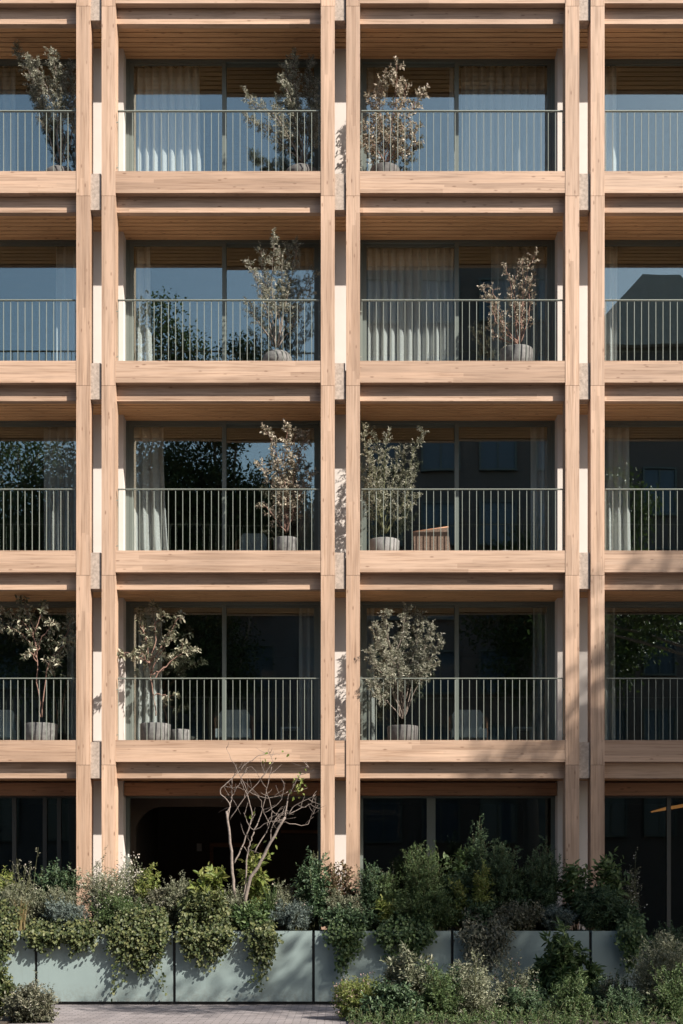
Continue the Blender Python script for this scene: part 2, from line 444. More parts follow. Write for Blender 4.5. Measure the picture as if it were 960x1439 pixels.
# railings
rw = BAY/2-HW-0.035
def make_railing():
    m = MB()
    nb = 28
    for i in range(nb+1):
        x = -rw+2*rw*i/nb
        m.box(x-0.0048, x+0.0048, 0.073, 0.087, 0.0, 1.046)
    for s in (-1, 1):
        for z in (0.09, 0.86):
            a, b = sorted((s*rw, s*(rw+0.034)))
            m.box(a, b, 0.074, 0.086, z, z+0.014)
    r = m.build('railing', M['rail'], house)
    MB().box(-rw-0.008, rw+0.008, 0.058, 0.102, 1.047, 1.061).build('handrail', M['rail'], r)
    return r
rail0 = make_railing(); rail0.location = (BAYS[0], 0, ZT[0])
for k in range(5):
    for j, xb in enumerate(BAYS):
        if (k, j) != (0, 0): rep_tree(rail0, (xb, 0, ZT[k]))

# windows: outer frame, two sliding leaves, panes as sub-parts
def make_window(mirror, h):
    w = BAY/2-HW-0.001
    m = MB(); y0, y1 = 1.08, 1.172
    m.box(-w, -w+0.06, y0, y1, 0, h); m.box(w-0.06, w, y0, y1, 0, h)
    m.box(-w+0.06, w-0.06, y0, y1, h-0.05, h); m.box(-w+0.06, w-0.06, y0, y1, 0, 0.05)
    o = m.build('window', M['frame'], house)
    for side in (-1, 1):
        yb = 1.09 if (side == -1) != mirror else 1.132
        a, b = (-w+0.062, 0.04) if side == -1 else (-0.04, w-0.062)
        f = MB(); t = 0.072
        zb, zt = 0.052, h-0.052
        f.box(a, a+t, yb, yb+0.038, zb, zt); f.box(b-t, b, yb, yb+0.038, zb, zt)
        f.box(a+t, b-t, yb, yb+0.038, zt-0.045, zt); f.box(a+t, b-t, yb, yb+0.038, zb, zb+0.06)
        f.build('sash', M['frame'], o)
        MB().box(a+t, b-t, yb+0.014, yb+0.022, zb+0.06, zt-0.045).build('pane', M['glass'], o)
    return o
hwin = 3.2-0.614+0.06-0.004
wa = make_window(False, hwin); wb = make_window(True, hwin)
for k in range(1, 6):
    for j, xb in enumerate(BAYS):
        put(wa, (xb, 0, levels[k]+0.002)) if (j % 2) else put(wb, (xb, 0, levels[k]+0.002))
        o = None
# children of the copied windows
for o in [q for q in house.children if q.name.startswith('window.') and q is not wb]:
    src = wa if o.data == wa.data else wb
    for ch in list(src.children):
        c = ch.copy(); link(c, o)

# ground floor: blinds, dark shopfronts
zs = ZT[0]-0.614
for j, xb in enumerate(BAYS):
    w = BAY/2-HW-0.002
    MB().box(xb-w+0.01, xb+w-0.01, 0.80, 1.0, 3.435, 3.655).build('roller_blind', M['blind'], house)
    m = MB()
    y0, y1 = 1.05, 1.12
    m.box(xb-w, xb-w+0.07, y0, y1, 0, zs-0.001); m.box(xb+w-0.07, xb+w, y0, y1, 0, zs-0.001)
    m.box(xb-w+0.07, xb+w-0.07, y0, y1, zs-0.28, zs-0.001); m.box(xb-w+0.07, xb+w-0.07, y0, y1, 0, 0.1)
    posts = {0: [XA(20, 1.05), XA(63, 1.05), XA(83, 1.05)], 2: [XA(606, 1.05)], 3: [XA(940, 1.05), 7.0]}.get(j, [])
    for x in posts:
        ww = 0.075 if j == 2 else 0.035
        m.box(x-ww, x+ww, y0-0.005, y1-0.01, 0.1, zs-0.28)
    o = m.build('shopfront', M['frame'] if j in (1, 2) else M['darkframe'], house)
    xs = [xb-w+0.07]+posts+[xb+w-0.07]
    for a, b in zip(xs[:-1], xs[1:]):
        e0 = 0.0 if a == xs[0] else (0.075 if j == 2 else 0.035); e1 = 0.0 if b == xs[-1] else (0.075 if j == 2 else 0.035)
        if b-e1-a-e0 > 0.05 and j != 1: MB().box(a+e0, b-e1, 1.08, 1.088, 0.1, zs-0.28).build('pane', M['darkglass'], o)
# inside the ground floor of the left bay: a wall with a big arch and a door
x0, x1 = BAYS[1]-1.90, BAYS[1]+1.90
pts = [(x0, 0.02), (x0, zs-0.01), (x1, zs-0.01), (x1, 0.02), (x1-0.25, 0.02), (x1-0.25, 3.35)]
xa = XA(190, 2.3)
for i in range(9):
    a = math.pi/2*i/8
    pts.append((xa+0.5-0.5*math.sin(a), 2.85+0.5*math.cos(a)))
pts.append((xa, 0.02))
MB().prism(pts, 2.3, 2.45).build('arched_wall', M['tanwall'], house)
d = MB(); xd0, xd1 = XA(300, 6.3), XA(365, 6.3)
d.box(xd0-0.08, xd0, 6.3, 6.39, 0.02, 2.75); d.box(xd1, xd1+0.08, 6.3, 6.39, 0.02, 2.75); d.box(xd0-0.08, xd1+0.08, 6.3, 6.39, 2.75, 2.85)
do = d.build('inner_door_frame', M['chairwood'], house)
MB().box(xd0, xd1, 6.34, 6.385, 0.02, 2.75).build('inner_door', M['black'], do)
MB().box(XA(276, 6.3), XA(283, 6.3), 6.37, 6.395, ZA(1196, 6.3), ZA(1185, 6.3)).build('switch_plate', M['whitepaint'], house)
MB().box(XA(395, 6.2), XA(452, 6.2), 6.0, 6.38, ZA(1171, 6.2), ZA(1167, 6.2)).build('wall_shelf', M['blind'], house)

# ------------------------------------------------------------------ curtains
def curtain(pxa, pxb, row, label, mat='curtain', seed=0, flare=0.0, dep=1.26):
    r = np.random.default_rng(seed+row*100+int(pxa))
    k = 5-row                                       # row 1 is the top one in the photograph
    z0 = levels[k]+0.03; z1 = ZT[k]-0.64
    x0, x1 = XA(pxa, dep), XA(pxb, dep); w = x1-x0
    nx = max(14, int(w*85)); nz = 10
    m = MB(); fr = 6.8*(1+0.1*r.normal()); ph = r.random()*6; am = 0.055
    jit = np.cumsum(r.normal(size=nx+1)*0.12)
    th = 0.006
    for side in (0, 1):
        for j in range(nz+1):
            t = j/nz
            for i in range(nx+1):
                s = i/nx
                a = 2*math.pi*fr*s*w + ph + jit[i]
                x = x0 + s*w + flare*(1-t)**2*s + 0.012*math.cos(a)*(1-t)
                y = dep + am*(0.8+0.35*(1-t))*math.sin(a) + 0.012*math.sin(a*2.1+1+t) + side*th
                m.v.append((x, y, z0+(z1-z0)*t))
    n = (nx+1)*(nz+1)
    for j in range(nz):
        for i in range(nx):
            a = j*(nx+1)+i
            m.f.append((a, a+1, a+nx+2, a+nx+1)); m.f.append((n+a, n+a+nx+1, n+a+nx+2, n+a+1)); m.sm += [True, True]
    for i in range(nx):
        a = i; m.f.append((a, n+a, n+a+1, a+1)); m.sm.append(False)
        a = nz*(nx+1)+i; m.f.append((a, a+1, n+a+1, n+a)); m.sm.append(False)
    for j in range(nz):
        a = j*(nx+1); m.f.append((a, a+nx+1, n+a+nx+1, n+a)); m.sm.append(False)
        a = j*(nx+1)+nx; m.f.append((a, n+a, n+a+nx+1, a+nx+1)); m.sm.append(False)
    o = m.build('curtain', M[mat], None)
    tag(o, label, 'curtain', 'curtains hanging behind the balcony windows')
curtain(-30, 22, 1, 'dark pleated curtain behind the top balcony at the left edge', 'darkcurtain', 1)
curtain(188, 280, 1, 'wide linen curtain with sunlit hem behind the top left-centre balcony', 'curtain', 2, 0.05)
curtain(512, 545, 1, 'curtain half hidden by the round silvery tree on the top balcony', 'darkcurtain', 3)
curtain(632, 641, 1, 'narrow strip of curtain beside the mullion of the top right-centre window', 'curtain', 4)
curtain(648, 771, 1, 'wide closed curtain filling the right pane of the top right-centre window', 'darkcurtain', 5)
curtain(850, 867, 1, 'narrow pale curtain at the top balcony on the right edge', 'curtain', 6)
curtain(80, 112, 2, 'curtain bunched beside the post on the second balcony at left edge', 'curtain', 7)
curtain(190, 211, 2, 'narrow curtain at the left jamb above the reflected treetops', 'curtain', 8, 0.05)
curtain(414, 446, 2, 'grey curtain bunched behind the wide spreading olive in the squat pot', 'darkcurtain', 9)
curtain(513, 640, 2, 'closed linen curtain with a row of sunlit folds filling a left pane', 'curtain', 10, 0.0)
curtain(690, 773, 2, 'shaded curtain behind the sparse red-stemmed potted shrub', 'darkcurtain', 11)
curtain(850, 867, 2, 'narrow curtain with sunlit foot on second balcony at right edge', 'curtain', 12)
curtain(62, 112, 3, 'grey curtain at the third balcony on the left edge', 'curtain', 13)
curtain(187, 230, 3, 'curtain flaring to a sunlit foot behind the third left-centre balcony', 'curtain', 14, 0.12)
curtain(420, 448, 3, 'shaded curtain behind the pinkish leaved tree in a grey tub', 'darkcurtain', 15)
curtain(746, 773, 3, 'shaded curtain at the right jamb of the wicker chair window', 'curtain', 16)
curtain(850, 884, 3, 'curtain with slanting shadow across its sunlit foot at right edge', 'curtain', 17, 0.03)
curtain(94, 112, 4, 'dim curtain behind the forked tree on the lowest left edge balcony', 'darkcurtain', 18)
curtain(186, 228, 4, 'pale curtain dappled by leaf shadows behind the two grey pots', 'curtain', 19)
curtain(420, 446, 4, 'dim grey curtain at the right jamb of the lowest left-centre balcony', 'darkcurtain', 20)
curtain(508, 526, 4, 'dim curtain behind the bushy olive overhanging the lowest railing', 'darkcurtain', 21)
curtain(749, 776, 4, 'dim curtain at the right jamb of the lowest right-centre balcony', 'darkcurtain', 22)
curtain(848, 864, 4, 'dim curtain on the lowest balcony at the right edge', 'darkcurtain', 23)

# ------------------------------------------------------------------ potted trees on the loggias
def floor_of(row): return levels[5-row]
def pot(parent, x, y, z, r, h, mat, belly=False):
    if belly: prof = [(r*0.62, 0), (r*0.92, h*0.25), (r, h*0.55), (r*0.9, h*0.85), (r*0.72, h), (r*0.64, h), (r*0.62, h*0.93)]
    else: prof = [(r*0.86, 0), (r*0.93, h*0.06), (r*0.97, h*0.5), (r, h*0.97), (r*0.98, h), (r*0.9, h), (r*0.88, h*0.93)]
    o = MB().lathe(prof, (x, y, z), 32).build('pot', M[mat], parent)
    MB().lathe([(r*0.3, h*0.9), (r*0.60 if belly else r*0.87, h*0.925), (r*0.2, h*0.95)], (x, y, z), 20).build('soil', M['soil'], o)
    return o
def potted(label, row, potx, potw, poth, potmat, stems, leaf, L, W, dep=0.41, tw=26, tl=0.22, nl=9, t0=0.35, bark='bark',
           belly=False, seed=0, up=0.3, rad=0.012, spread=0.2, ang=0.85, nup=0.4, out=0.9, depths=None):
    r = np.random.default_rng(seed)
    z0 = floor_of(row); x = XA(potx, dep)
    pr = potw*(DIST+dep)/F/2; ph = poth
    root = empty('potted_tree', (x, dep, z0)); tag(root, label, 'potted tree', 'potted trees on the balconies')
    def loc(o):
        if o is not None: o.location = (-x, -dep, -z0)
        return o
    p = pot(root, 0, 0, 0.0, pr, ph, potmat, belly)
    mb = MB(); lv = Leaves()
    for si, st in enumerate(stems):
        n = len(st); a = r.random()*6.28
        off = (depths[si] if depths else spread*math.sin(a)*1.0)
        P = []
        for i, (qx, qy) in enumerate(st):
            t = i/(n-1)
            P.append(np.array(PX(qx, qy, dep+off*t)))
        if st[0][1] > st[-1][1] and abs(st[0][0]-potx) < 8 and si < 99 and P[0][2] < z0+ph+0.1: P[0][2] = z0+ph*0.85
        path = smooth_path(P, r, 0.012)
        m = len(path)
        mb.tube([tuple(q) for q in path], [rad*(1-0.78*i/(m-1)) for i in range(m)], 6)
        _, _, ln = along(path, 0.5)
        k = max(3, int(tw*ln))
        for i in range(k):
            t = t0+(1-t0)*(i+r.random())/k
            q, tg, _ = along(path, min(t, 0.999))
            x_ = rv(r); x_[1] *= 0.8; x_ -= tg*np.dot(x_, tg)*0.7; x_ /= np.linalg.norm(x_)
            d = tg*(1-out*0.5)+x_*out
            twig(mb, lv, r, q, d, tl*(0.5+0.8*r.random())*(1.15-0.5*t), nl, L, W, 0.003, up, nup, ang)
        twig(mb, lv, r, path[-2], path[-1]-path[-3], tl*0.8, nl+3, L, W, 0.003, up, nup, ang)
    # keep the leaves out of the glass and clear of the rail's far side
    pp = np.array(lv.p); pp[:, 1] = np.clip(pp[:, 1], -0.10, 0.98); zmax = ZT[5-row]-0.68
    over = pp[:, 2] > zmax; pp[over, 2] = zmax-0.3*(pp[over, 2]-zmax); lv.p = list(pp)
    loc(mb.build('trunk', M[bark], root)); loc(lv.build('foliage', M[leaf], root))
    return root

potted('grey olive in a dark pot, fanning to the upper left at the left edge', 1, 84, 45, 0.28, 'darkstone',
  [[(84,228),(78,185),(62,145),(42,105),(24,66)], [(85,228),(80,170),(66,125),(52,95),(42,84)], [(86,228),(84,170),(80,115),(74,72)], [(88,228),(95,175),(99,130),(101,92)],
   [(82,228),(70,195),(58,165),(48,132)], [(90,228),(100,200),(103,160),(104,130)], [(85,228),(88,180),(90,140),(88,105)]],
  'olive', 0.043, 0.0115, tw=42, tl=0.18, nl=17, belly=True, seed=11, t0=0.42)
potted('tall narrow olive in a dark round pot by the top left-centre mullion', 1, 424, 50, 0.30, 'darkstone',
  [[(424,228),(415,180),(405,130),(402,88)], [(426,228),(422,170),(415,120),(413,76)], [(428,228),(432,170),(433,120),(437,84)], [(424,228),(405,210),(385,188),(362,176),(347,166)],
   [(424,228),(405,190),(385,160),(362,150),(346,134)], [(428,228),(436,190),(441,150),(442,112)], [(424,228),(412,200),(395,170),(388,140)], [(426,228),(420,180),(408,140),(395,110)], [(428,228),(440,205),(443,180),(444,150)]],
  'olive', 0.043, 0.0115, tw=42, tl=0.17, nl=17, belly=True, seed=12, t0=0.25)
potted('round silvery leaved tree in a dark pot on the top right-centre balcony', 1, 541, 42, 0.30, 'darkstone',
  [[(541,228),(548,190),(554,150),(558,115),(557,92)], [(541,228),(535,195),(525,165),(518,135)], [(543,228),(556,200),(570,170),(585,145),(596,128)], [(540,228),(528,205),(518,190),(512,175)],
   [(543,228),(560,205),(574,190),(584,178)], [(541,228),(538,180),(534,140),(540,108)], [(543,228),(552,205),(560,160),(572,118)], [(541,228),(524,215),(515,208),(511,200)], [(544,228),(565,215),(580,205),(585,200)]],
  'silver', 0.05, 0.024, tw=34, tl=0.18, nl=11, bark='redbark', seed=13, t0=0.12)
potted('wide spreading olive in a squat stone pot before a grey curtain', 2, 390, 44, 0.34, 'greystone',
  [[(388,488),(386,440),(382,395),(384,360),(386,330)], [(389,488),(398,440),(404,400),(405,345)], [(388,488),(376,445),(362,400),(350,370)], [(391,488),(408,440),(428,405),(444,382)],
   [(388,488),(370,460),(356,440),(347,425)], [(390,488),(394,430),(396,390),(394,352)], [(388,488),(380,430),(370,385),(366,348)], [(391,488),(412,455),(425,430),(436,412)], [(390,488),(402,430),(414,370),(418,342)]],
  'olive', 0.042, 0.012, tw=28, tl=0.17, nl=15, seed=14, t0=0.3, belly=True)
potted('sparse shrub with bare reddish stems in a grey cylinder pot', 2, 726, 46, 0.40, 'greystone',
  [[(728,484),(710,470),(697,452),(692,430),(684,412)], [(728,484),(730,450),(736,410),(742,380),(752,358)], [(728,484),(722,440),(718,405),(712,375)], [(729,484),(742,455),(745,420),(744,395)],
   [(728,484),(712,462),(700,440),(690,405),(680,405)], [(729,484),(735,430),(733,400),(735,366)], [(726,484),(700,475),(692,462),(690,450)], [(728,484),(726,445),(722,400),(728,372)], [(729,484),(738,440),(748,400),(750,385)], [(728,484),(706,455),(690,425),(682,420)]],
  'silver', 0.04, 0.02, tw=19, tl=0.15, nl=8, bark='redbark', seed=15, t0=0.2)
potted('pinkish silver leaved tree in a grey tub beside an indoor brown chair', 3, 402, 35, 0.36, 'greystone',
  [[(402,748),(398,700),(392,665),(386,630),(371,602)], [(403,748),(402,700),(400,660),(402,625),(404,598)], [(404,748),(410,700),(416,665),(424,630),(432,612)], [(402,748),(388,730),(378,715),(370,712)],
   [(403,748),(412,720),(424,690),(438,665)], [(402,748),(392,700),(378,675),(365,652)], [(404,748),(414,715),(420,700),(418,690)], [(403,748),(405,690),(410,640),(416,605)]],
  'silver', 0.055, 0.027, tw=27, tl=0.16, nl=9, bark='redbark', seed=16, t0=0.2)
potted('feathery multi-stemmed olive in a pale pot left of the wicker chair', 3, 540, 43, 0.33, 'palestone',
  [[(540,750),(538,700),(541,650),(546,605)], [(540,750),(525,700),(518,650),(512,600)], [(541,750),(556,700),(566,665),(570,630)], [(540,750),(530,700),(526,660),(522,640)],
   [(542,750),(560,725),(578,710),(590,698)], [(541,750),(562,705),(580,640),(594,604)], [(540,750),(548,700),(556,660),(560,630)], [(540,750),(522,715),(512,690),(509,660)], [(542,750),(565,710),(576,685),(582,670)], [(540,750),(533,690),(531,640),(520,600)]],
  'olive', 0.04, 0.0125, tw=28, tl=0.16, nl=13, seed=17, t0=0.22, bark='stem', rad=0.009)
potted('forked tree with drooping leaves in a dark tub on lowest left edge balcony', 4, 58, 46, 0.38, 'greystone',
  [[(57,1008),(52,960),(52,920),(45,885),(38,855),(30,842)], [(59,1008),(64,960),(70,930),(86,912),(102,895)], [(52,925),(40,900),(22,885),(2,878)], [(52,920),(45,890),(25,868),(5,858)],
   [(52,915),(60,895),(72,880),(78,876)], [(48,890),(55,870),(58,850)], [(52,930),(44,918),(38,920)], [(86,912),(96,885),(100,868)], [(68,935),(76,920),(82,930)]],
  'broad', 0.075, 0.032, tw=15, tl=0.16, nl=7, bark='redbark', seed=18, t0=0.5, up=0.0, ang=1.0)
potted('slim tree with large pale leaves in the striped grey tub', 4, 218, 44, 0.38, 'greystone',
  [[(219,1006),(215,970),(211,940),(210,925),(205,900),(198,866)], [(211,928),(218,905),(217,880),(214,850)], [(211,930),(200,927),(188,920),(172,916)], [(213,948),(228,940),(240,930),(262,905)],
   [(213,945),(222,925),(235,905),(242,900)], [(216,975),(225,975),(236,980),(244,976)], [(212,935),(204,925),(196,915)], [(215,955),(234,935),(252,920),(274,912)], [(212,930),(228,905),(244,880),(252,866)], [(217,880),(225,868),(232,866)], [(205,900),(198,880),(196,858)]],
  'broad', 0.075, 0.036, tw=14, tl=0.14, nl=7, bark='redbark', seed=19, t0=0.45, up=0.0, ang=1.0)
potted('bushy olive whose crown spills over the lowest right-centre railing', 4, 566, 44, 0.34, 'darkstone',
  [[(566,1010),(562,960),(560,920),(566,885),(572,855)], [(566,1010),(555,960),(540,920),(526,880)], [(567,1010),(580,960),(598,910),(608,880)], [(566,1010),(550,965),(530,940),(518,915)],
   [(567,1010),(585,965),(605,925),(618,900)], [(566,1010),(556,955),(545,900),(542,862)], [(566,1010),(548,970),(532,965),(520,962)], [(567,1010),(575,950),(585,900),(590,860)], [(566,1010),(545,985),(535,978),(526,975)],
   [(566,1010),(570,960),(580,950),(600,942)], [(566,1010),(560,975),(555,960),(545,945)], [(566,1010),(562,950),(552,930),(532,905)], [(566,1010),(575,955),(596,940),(612,935)]],
  'olive', 0.045, 0.0125, tw=32, tl=0.17, nl=17, dep=0.40, seed=20, t0=0.45, depths=[0, -.3, -.25, -.42, -.3, -.1, -.5, .1, -.45, -.3, -.4, -.2, .1])

def bowl(px, py, w, row, label, dep=0.62, h=0.2, mat='palestone'):
    z = floor_of(row); x = XA(px, dep); r = w*(DIST+dep)/F/2
    o = MB().lathe([(r*0.7, 0), (r*0.97, h*0.35), (r, h*0.8), (r*0.93, h), (r*0.84, h), (r*0.6, h*0.85)], (0, 0, 0), 30).build('stone_bowl', M[mat])
    o.location = (x, dep, z); tag(o, label, 'bowl', 'stone bowls on the balconies'); return o
bowl(256, 765, 33, 3, 'low pale stone bowl at the foot of the flaring sunlit curtain', h=0.18)
bowl(709, 765, 33, 3, 'low stone bowl on the floor right of the brown wicker chair', h=0.18)
bowl(57, 768, 30, 3, 'low stone bowl on the third balcony at the left edge', h=0.16)
bowl(901, 766, 24, 3, 'low stone bowl on the third balcony at the right edge', h=0.17)
o = MB().lathe([(0.14, 0), (0.165, 0.02), (0.168, 0.30), (0.155, 0.31), (0.145, 0.31), (0.14, 0.28)], (0, 0, 0), 28).build('empty_pot', M['greystone'])
o.location = (XA(254, 0.6), 0.6, floor_of(4)); tag(o, 'small mottled grey pot standing right of the striped grey tub', 'pot')

# ------------------------------------------------------------------ furniture behind the glass
def armchair(px, row, label, dep=1.6, w=0.68, wood_='chairwood', cush='cushion'):
    x = XA(px, dep); z = floor_of(row)+0.013
    t = empty('lounge_chair', (x, dep, z)); tag(t, label, 'armchair', 'lounge chairs inside the rooms')
    h = w/2
    m = MB()
    # wrap-around shell seen from the back of the room side
    n = 13
    for i in range(n):
        a0 = math.pi*(i/n); a1 = math.pi*((i+1)/n)
        pts = []
        for a, rr in ((a0, h), (a1, h), (a1, h-0.03), (a0, h-0.03)):
            pts.append((rr*math.cos(a), rr*math.sin(a)*0.95))
        zz = 0.62+0.16*math.sin((a0+a1)/2)
        b = len(m.v)
        m.v += [(p[0], p[1], 0.24) for p in pts]+[(p[0], p[1], zz) for p in pts]
        m.f += [tuple(b+i_ for i_ in q) for q in ((0,3,2,1),(4,5,6,7),(0,1,5,4),(1,2,6,5),(2,3,7,6),(3,0,4,7))]; m.sm += [False]*6
    m.build('shell', M[wood_], t)
    MB().box(-h+0.05, h-0.05, -0.26, 0.26, 0.26, 0.42).build('seat_cushion', M[cush], t)
    c = MB(); c.prism([(-h+0.10, 0.42), (-h+0.08, 0.72), (-h+0.14, 0.80), (h-0.14, 0.80), (h-0.08, 0.72), (h-0.10, 0.42)], 0.06, 0.20); c.build('back_cushion', M[cush], t)
    for sx in (-1, 1):
        for sy in (-1, 1):
            MB().tube([(sx*(h-0.1), sy*0.2, 0.25), (sx*(h-0.05), sy*0.24, 0.0)], [0.022, 0.014], 8).build('leg', M[wood_], t)
    return t
armchair(303, 2, 'pale cushioned lounge chair inside beside the reflected treetops', w=0.45)
armchair(356, 3, 'brown lounge chair with blue cushion inside, left of the pinkish tree', w=0.66)
armchair(329, 4, 'lounge chair with a blue cushion inside, crossed by the left-centre mullion', w=0.72)
armchair(658, 4, 'lounge chair with a blue cushion inside, right of the bushy olive', w=0.72)
armchair(2, 4, 'dim lounge chair cut off by the photo edge beside the forked tree', w=0.6)
def wicker():
    dep = 0.75; x = XA(606, dep); z = floor_of(3)
    t = empty('wicker_chair', (x, dep, z)); tag(t, 'brown wicker chair turned away on the balcony beside the feathery olive', 'chair')
    m = MB()
    m.prism([(-0.30, 0.05), (-0.325, 0.52), (0.28, 0.60), (0.33, 0.05)], -0.22, -0.18); m.build('backrest', M['wicker'], t)
    MB().tube([(-0.33, -0.2, 0.52), (0.0, -0.2, 0.57), (0.285, -0.2, 0.61)], 0.016, 8).build('top_bar', M['chairwood'], t)
    MB().box(-0.3, 0.3, -0.17, 0.20, 0.28, 0.36).build('seat', M['wicker'], t)
    for sx in (-1, 1):
        for y in (-0.16, 0.18): MB().tube([(sx*0.27, y, 0.28), (sx*0.29, y, 0.0)], 0.015, 8).build('leg', M['chairwood'], t)
wicker()
def sidetable(px, row, label, dep=1.9):
    t = empty('side_table', (XA(px, dep), dep, floor_of(row)+0.013)); tag(t, label, 'side table', 'side tables inside the rooms')
    MB().box(-0.17, 0.17, -0.17, 0.17, 0.47, 0.50).build('table_top', M['cushion'], t)
    for sx in (-1, 1): MB().box(sx*0.155-0.015, sx*0.155+0.015, -0.17, 0.17, 0, 0.47).build('side_panel', M['cushion'], t)
sidetable(408, 4, 'pale side table inside before the dim grey curtain, left-centre lowest floor')
sidetable(735, 4, 'pale side table inside before the dim curtain, right-centre lowest floor')
# warm lamp in the right-hand shop
m_, nt_, out_ = nodes('warm_lamp'); e_ = nt_.nodes.new('ShaderNodeEmission'); e_.inputs['Color'].default_value = (1, 0.42, 0.12, 1); e_.inputs['Strength'].default_value = 0.35
nt_.links.new(e_.outputs[0], out_.inputs['Surface'])
p0 = Vector(PX(915, 1141, 3.0)); p1 = Vector(PX(985, 1128, 3.0))
t = empty('pendant_lamp', p0)
tag(t, 'slim glowing orange lamp bar hanging in the dark ground floor room at right', 'lamp')
MB().tube([(0, 0, 0), (p1-p0)*0.3+Vector((0,0,0.01)), p1-p0], [0.012, 0.03, 0.035], 8).build('lamp_bar', m_, t)
MB().tube([(p1-p0)*0.6+Vector((0,0,0.02)), (p1-p0)*0.6+Vector((0, 0, 3.68-p0.z-0.12))], 0.006, 6).build('cord', M['black'], t)

# ------------------------------------------------------------------ ground
def sheet(name, x0, x1, y0, y1, z, mat, label, cat):
    me = bpy.data.meshes.new(name); me.from_pydata([(x0,y0,z),(x1,y0,z),(x1,y1,z),(x0,y1,z)], [], [(0,1,2,3)]); me.materials.append(mat)
    o = link(bpy.data.objects.new(name, me)); tag(o, label, cat, kind='structure'); return o
sheet('ground', -400, 400, -400, 400, -0.004, M['asphalt'], 'dark asphalt ground running off to the horizon', 'ground')
sheet('pavement', -60, 60, -12, 0.85, 0.0, M['paving'], 'grey brick pavement in front of the sage planters', 'pavement')
def bed(x0, x1, y0, y1, label):
    o = MB().box(x0, x1, y0, y1, -0.002, 0.03).build('planting_bed', M['soil']); tag(o, label, 'planting bed', kind='structure')
bed(-9, -4.3, -6.4, -3.7, 'soil bed under the bushes at the bottom left')
bed(0.1, 9, -6.4, -2.25, 'soil bed under the tall foreground plants at the bottom right')

# ------------------------------------------------------------------ planters
PF = -2.05; PB = -1.15; PT = 1.13
edges = [-8.89, -6.773, -4.657, -2.541, -0.413, 1.71, 3.825, 4.585]
plab = ['sage steel planter far left beyond the edge', 'sage steel planter under the broad trailing creeper at the left edge',
  'sunlit sage steel planter under the white-flowered stems', 'sage steel planter below the bare branching tree',
  'shaded sage steel planter with two dark creeper cascades', 'shaded sage steel planter behind the tall foreground stems',
  'short sage steel planter closing the row at its right end']
for i in range(7):
    a, b = edges[i]+0.022, edges[i+1]-(0.022 if i < 6 else 0)
    t = empty('planter', ((a+b)/2, PF, 0)); tag(t, plab[i], 'planter', 'sage planters along the pavement')
    h = (b-a)/2; D = PB-PF
    m = MB(); th = 0.02
    m.box(-h, h, 0, th, 0.05, PT); m.box(-h, h, D-th, D, 0.05, PT)
    m.box(-h, -h+th, th, D-th, 0.05, PT); m.box(h-th, h, th, D-th, 0.05, PT)
    m.build('panel', M['panel'], t)
    MB().box(-h-(0.021 if i else 0), h+(0.021 if i < 6 else -0.03), 0.035, D-0.03, 0.006, 0.05).build('plinth', M['black'], t)
    if i < 6: MB().box(h+0.001, h+0.043, 0.03, D-0.1, 0.051, PT-0.03).build('joint_strip', M['black'], t)
    MB().box(-h+th, h-th, th, D-th, 0.2, PT-0.07).build('soil', M['soil'], t)

# ------------------------------------------------------------------ planter plants
SOIL = PT-0.07
KINDS = {  # leaf material, leaf length, width, twigs per stem, leaves per twig, twig length
 'fine':   ('green', 0.036, 0.012, 12, 14, 0.16), 'finedark': ('darkgreen', 0.038, 0.013, 13, 14, 0.16), 'finegrey': ('grey', 0.032, 0.010, 13, 14, 0.16),
 'blue':   ('blue', 0.045, 0.010, 9, 13, 0.12), 'leafy': ('green', 0.065, 0.034, 8, 8, 0.17), 'leafydark': ('darkgreen', 0.05, 0.024, 11, 10, 0.16),
 'big':    ('bright', 0.12, 0.05, 5, 6, 0.2), 'bigdark': ('green', 0.11, 0.045, 6, 6, 0.2), 'bright': ('bright', 0.05, 0.022, 8, 9, 0.14),
 'airy':   ('grey', 0.035, 0.014, 8, 7, 0.2), 'dry': ('purple', 0.03, 0.016, 6, 6, 0.15), 'dusky': ('purple', 0.04, 0.018, 11, 10, 0.15),
 'red':    ('red', 0.055, 0.028, 8, 8, 0.15), 'sage': ('grey', 0.065, 0.022, 10, 10, 0.13), 'palm': ('green', 0.12, 0.036, 7, 7, 0.12),
 'willow': ('darkgreen', 0.075, 0.014, 9, 12, 0.16),
}
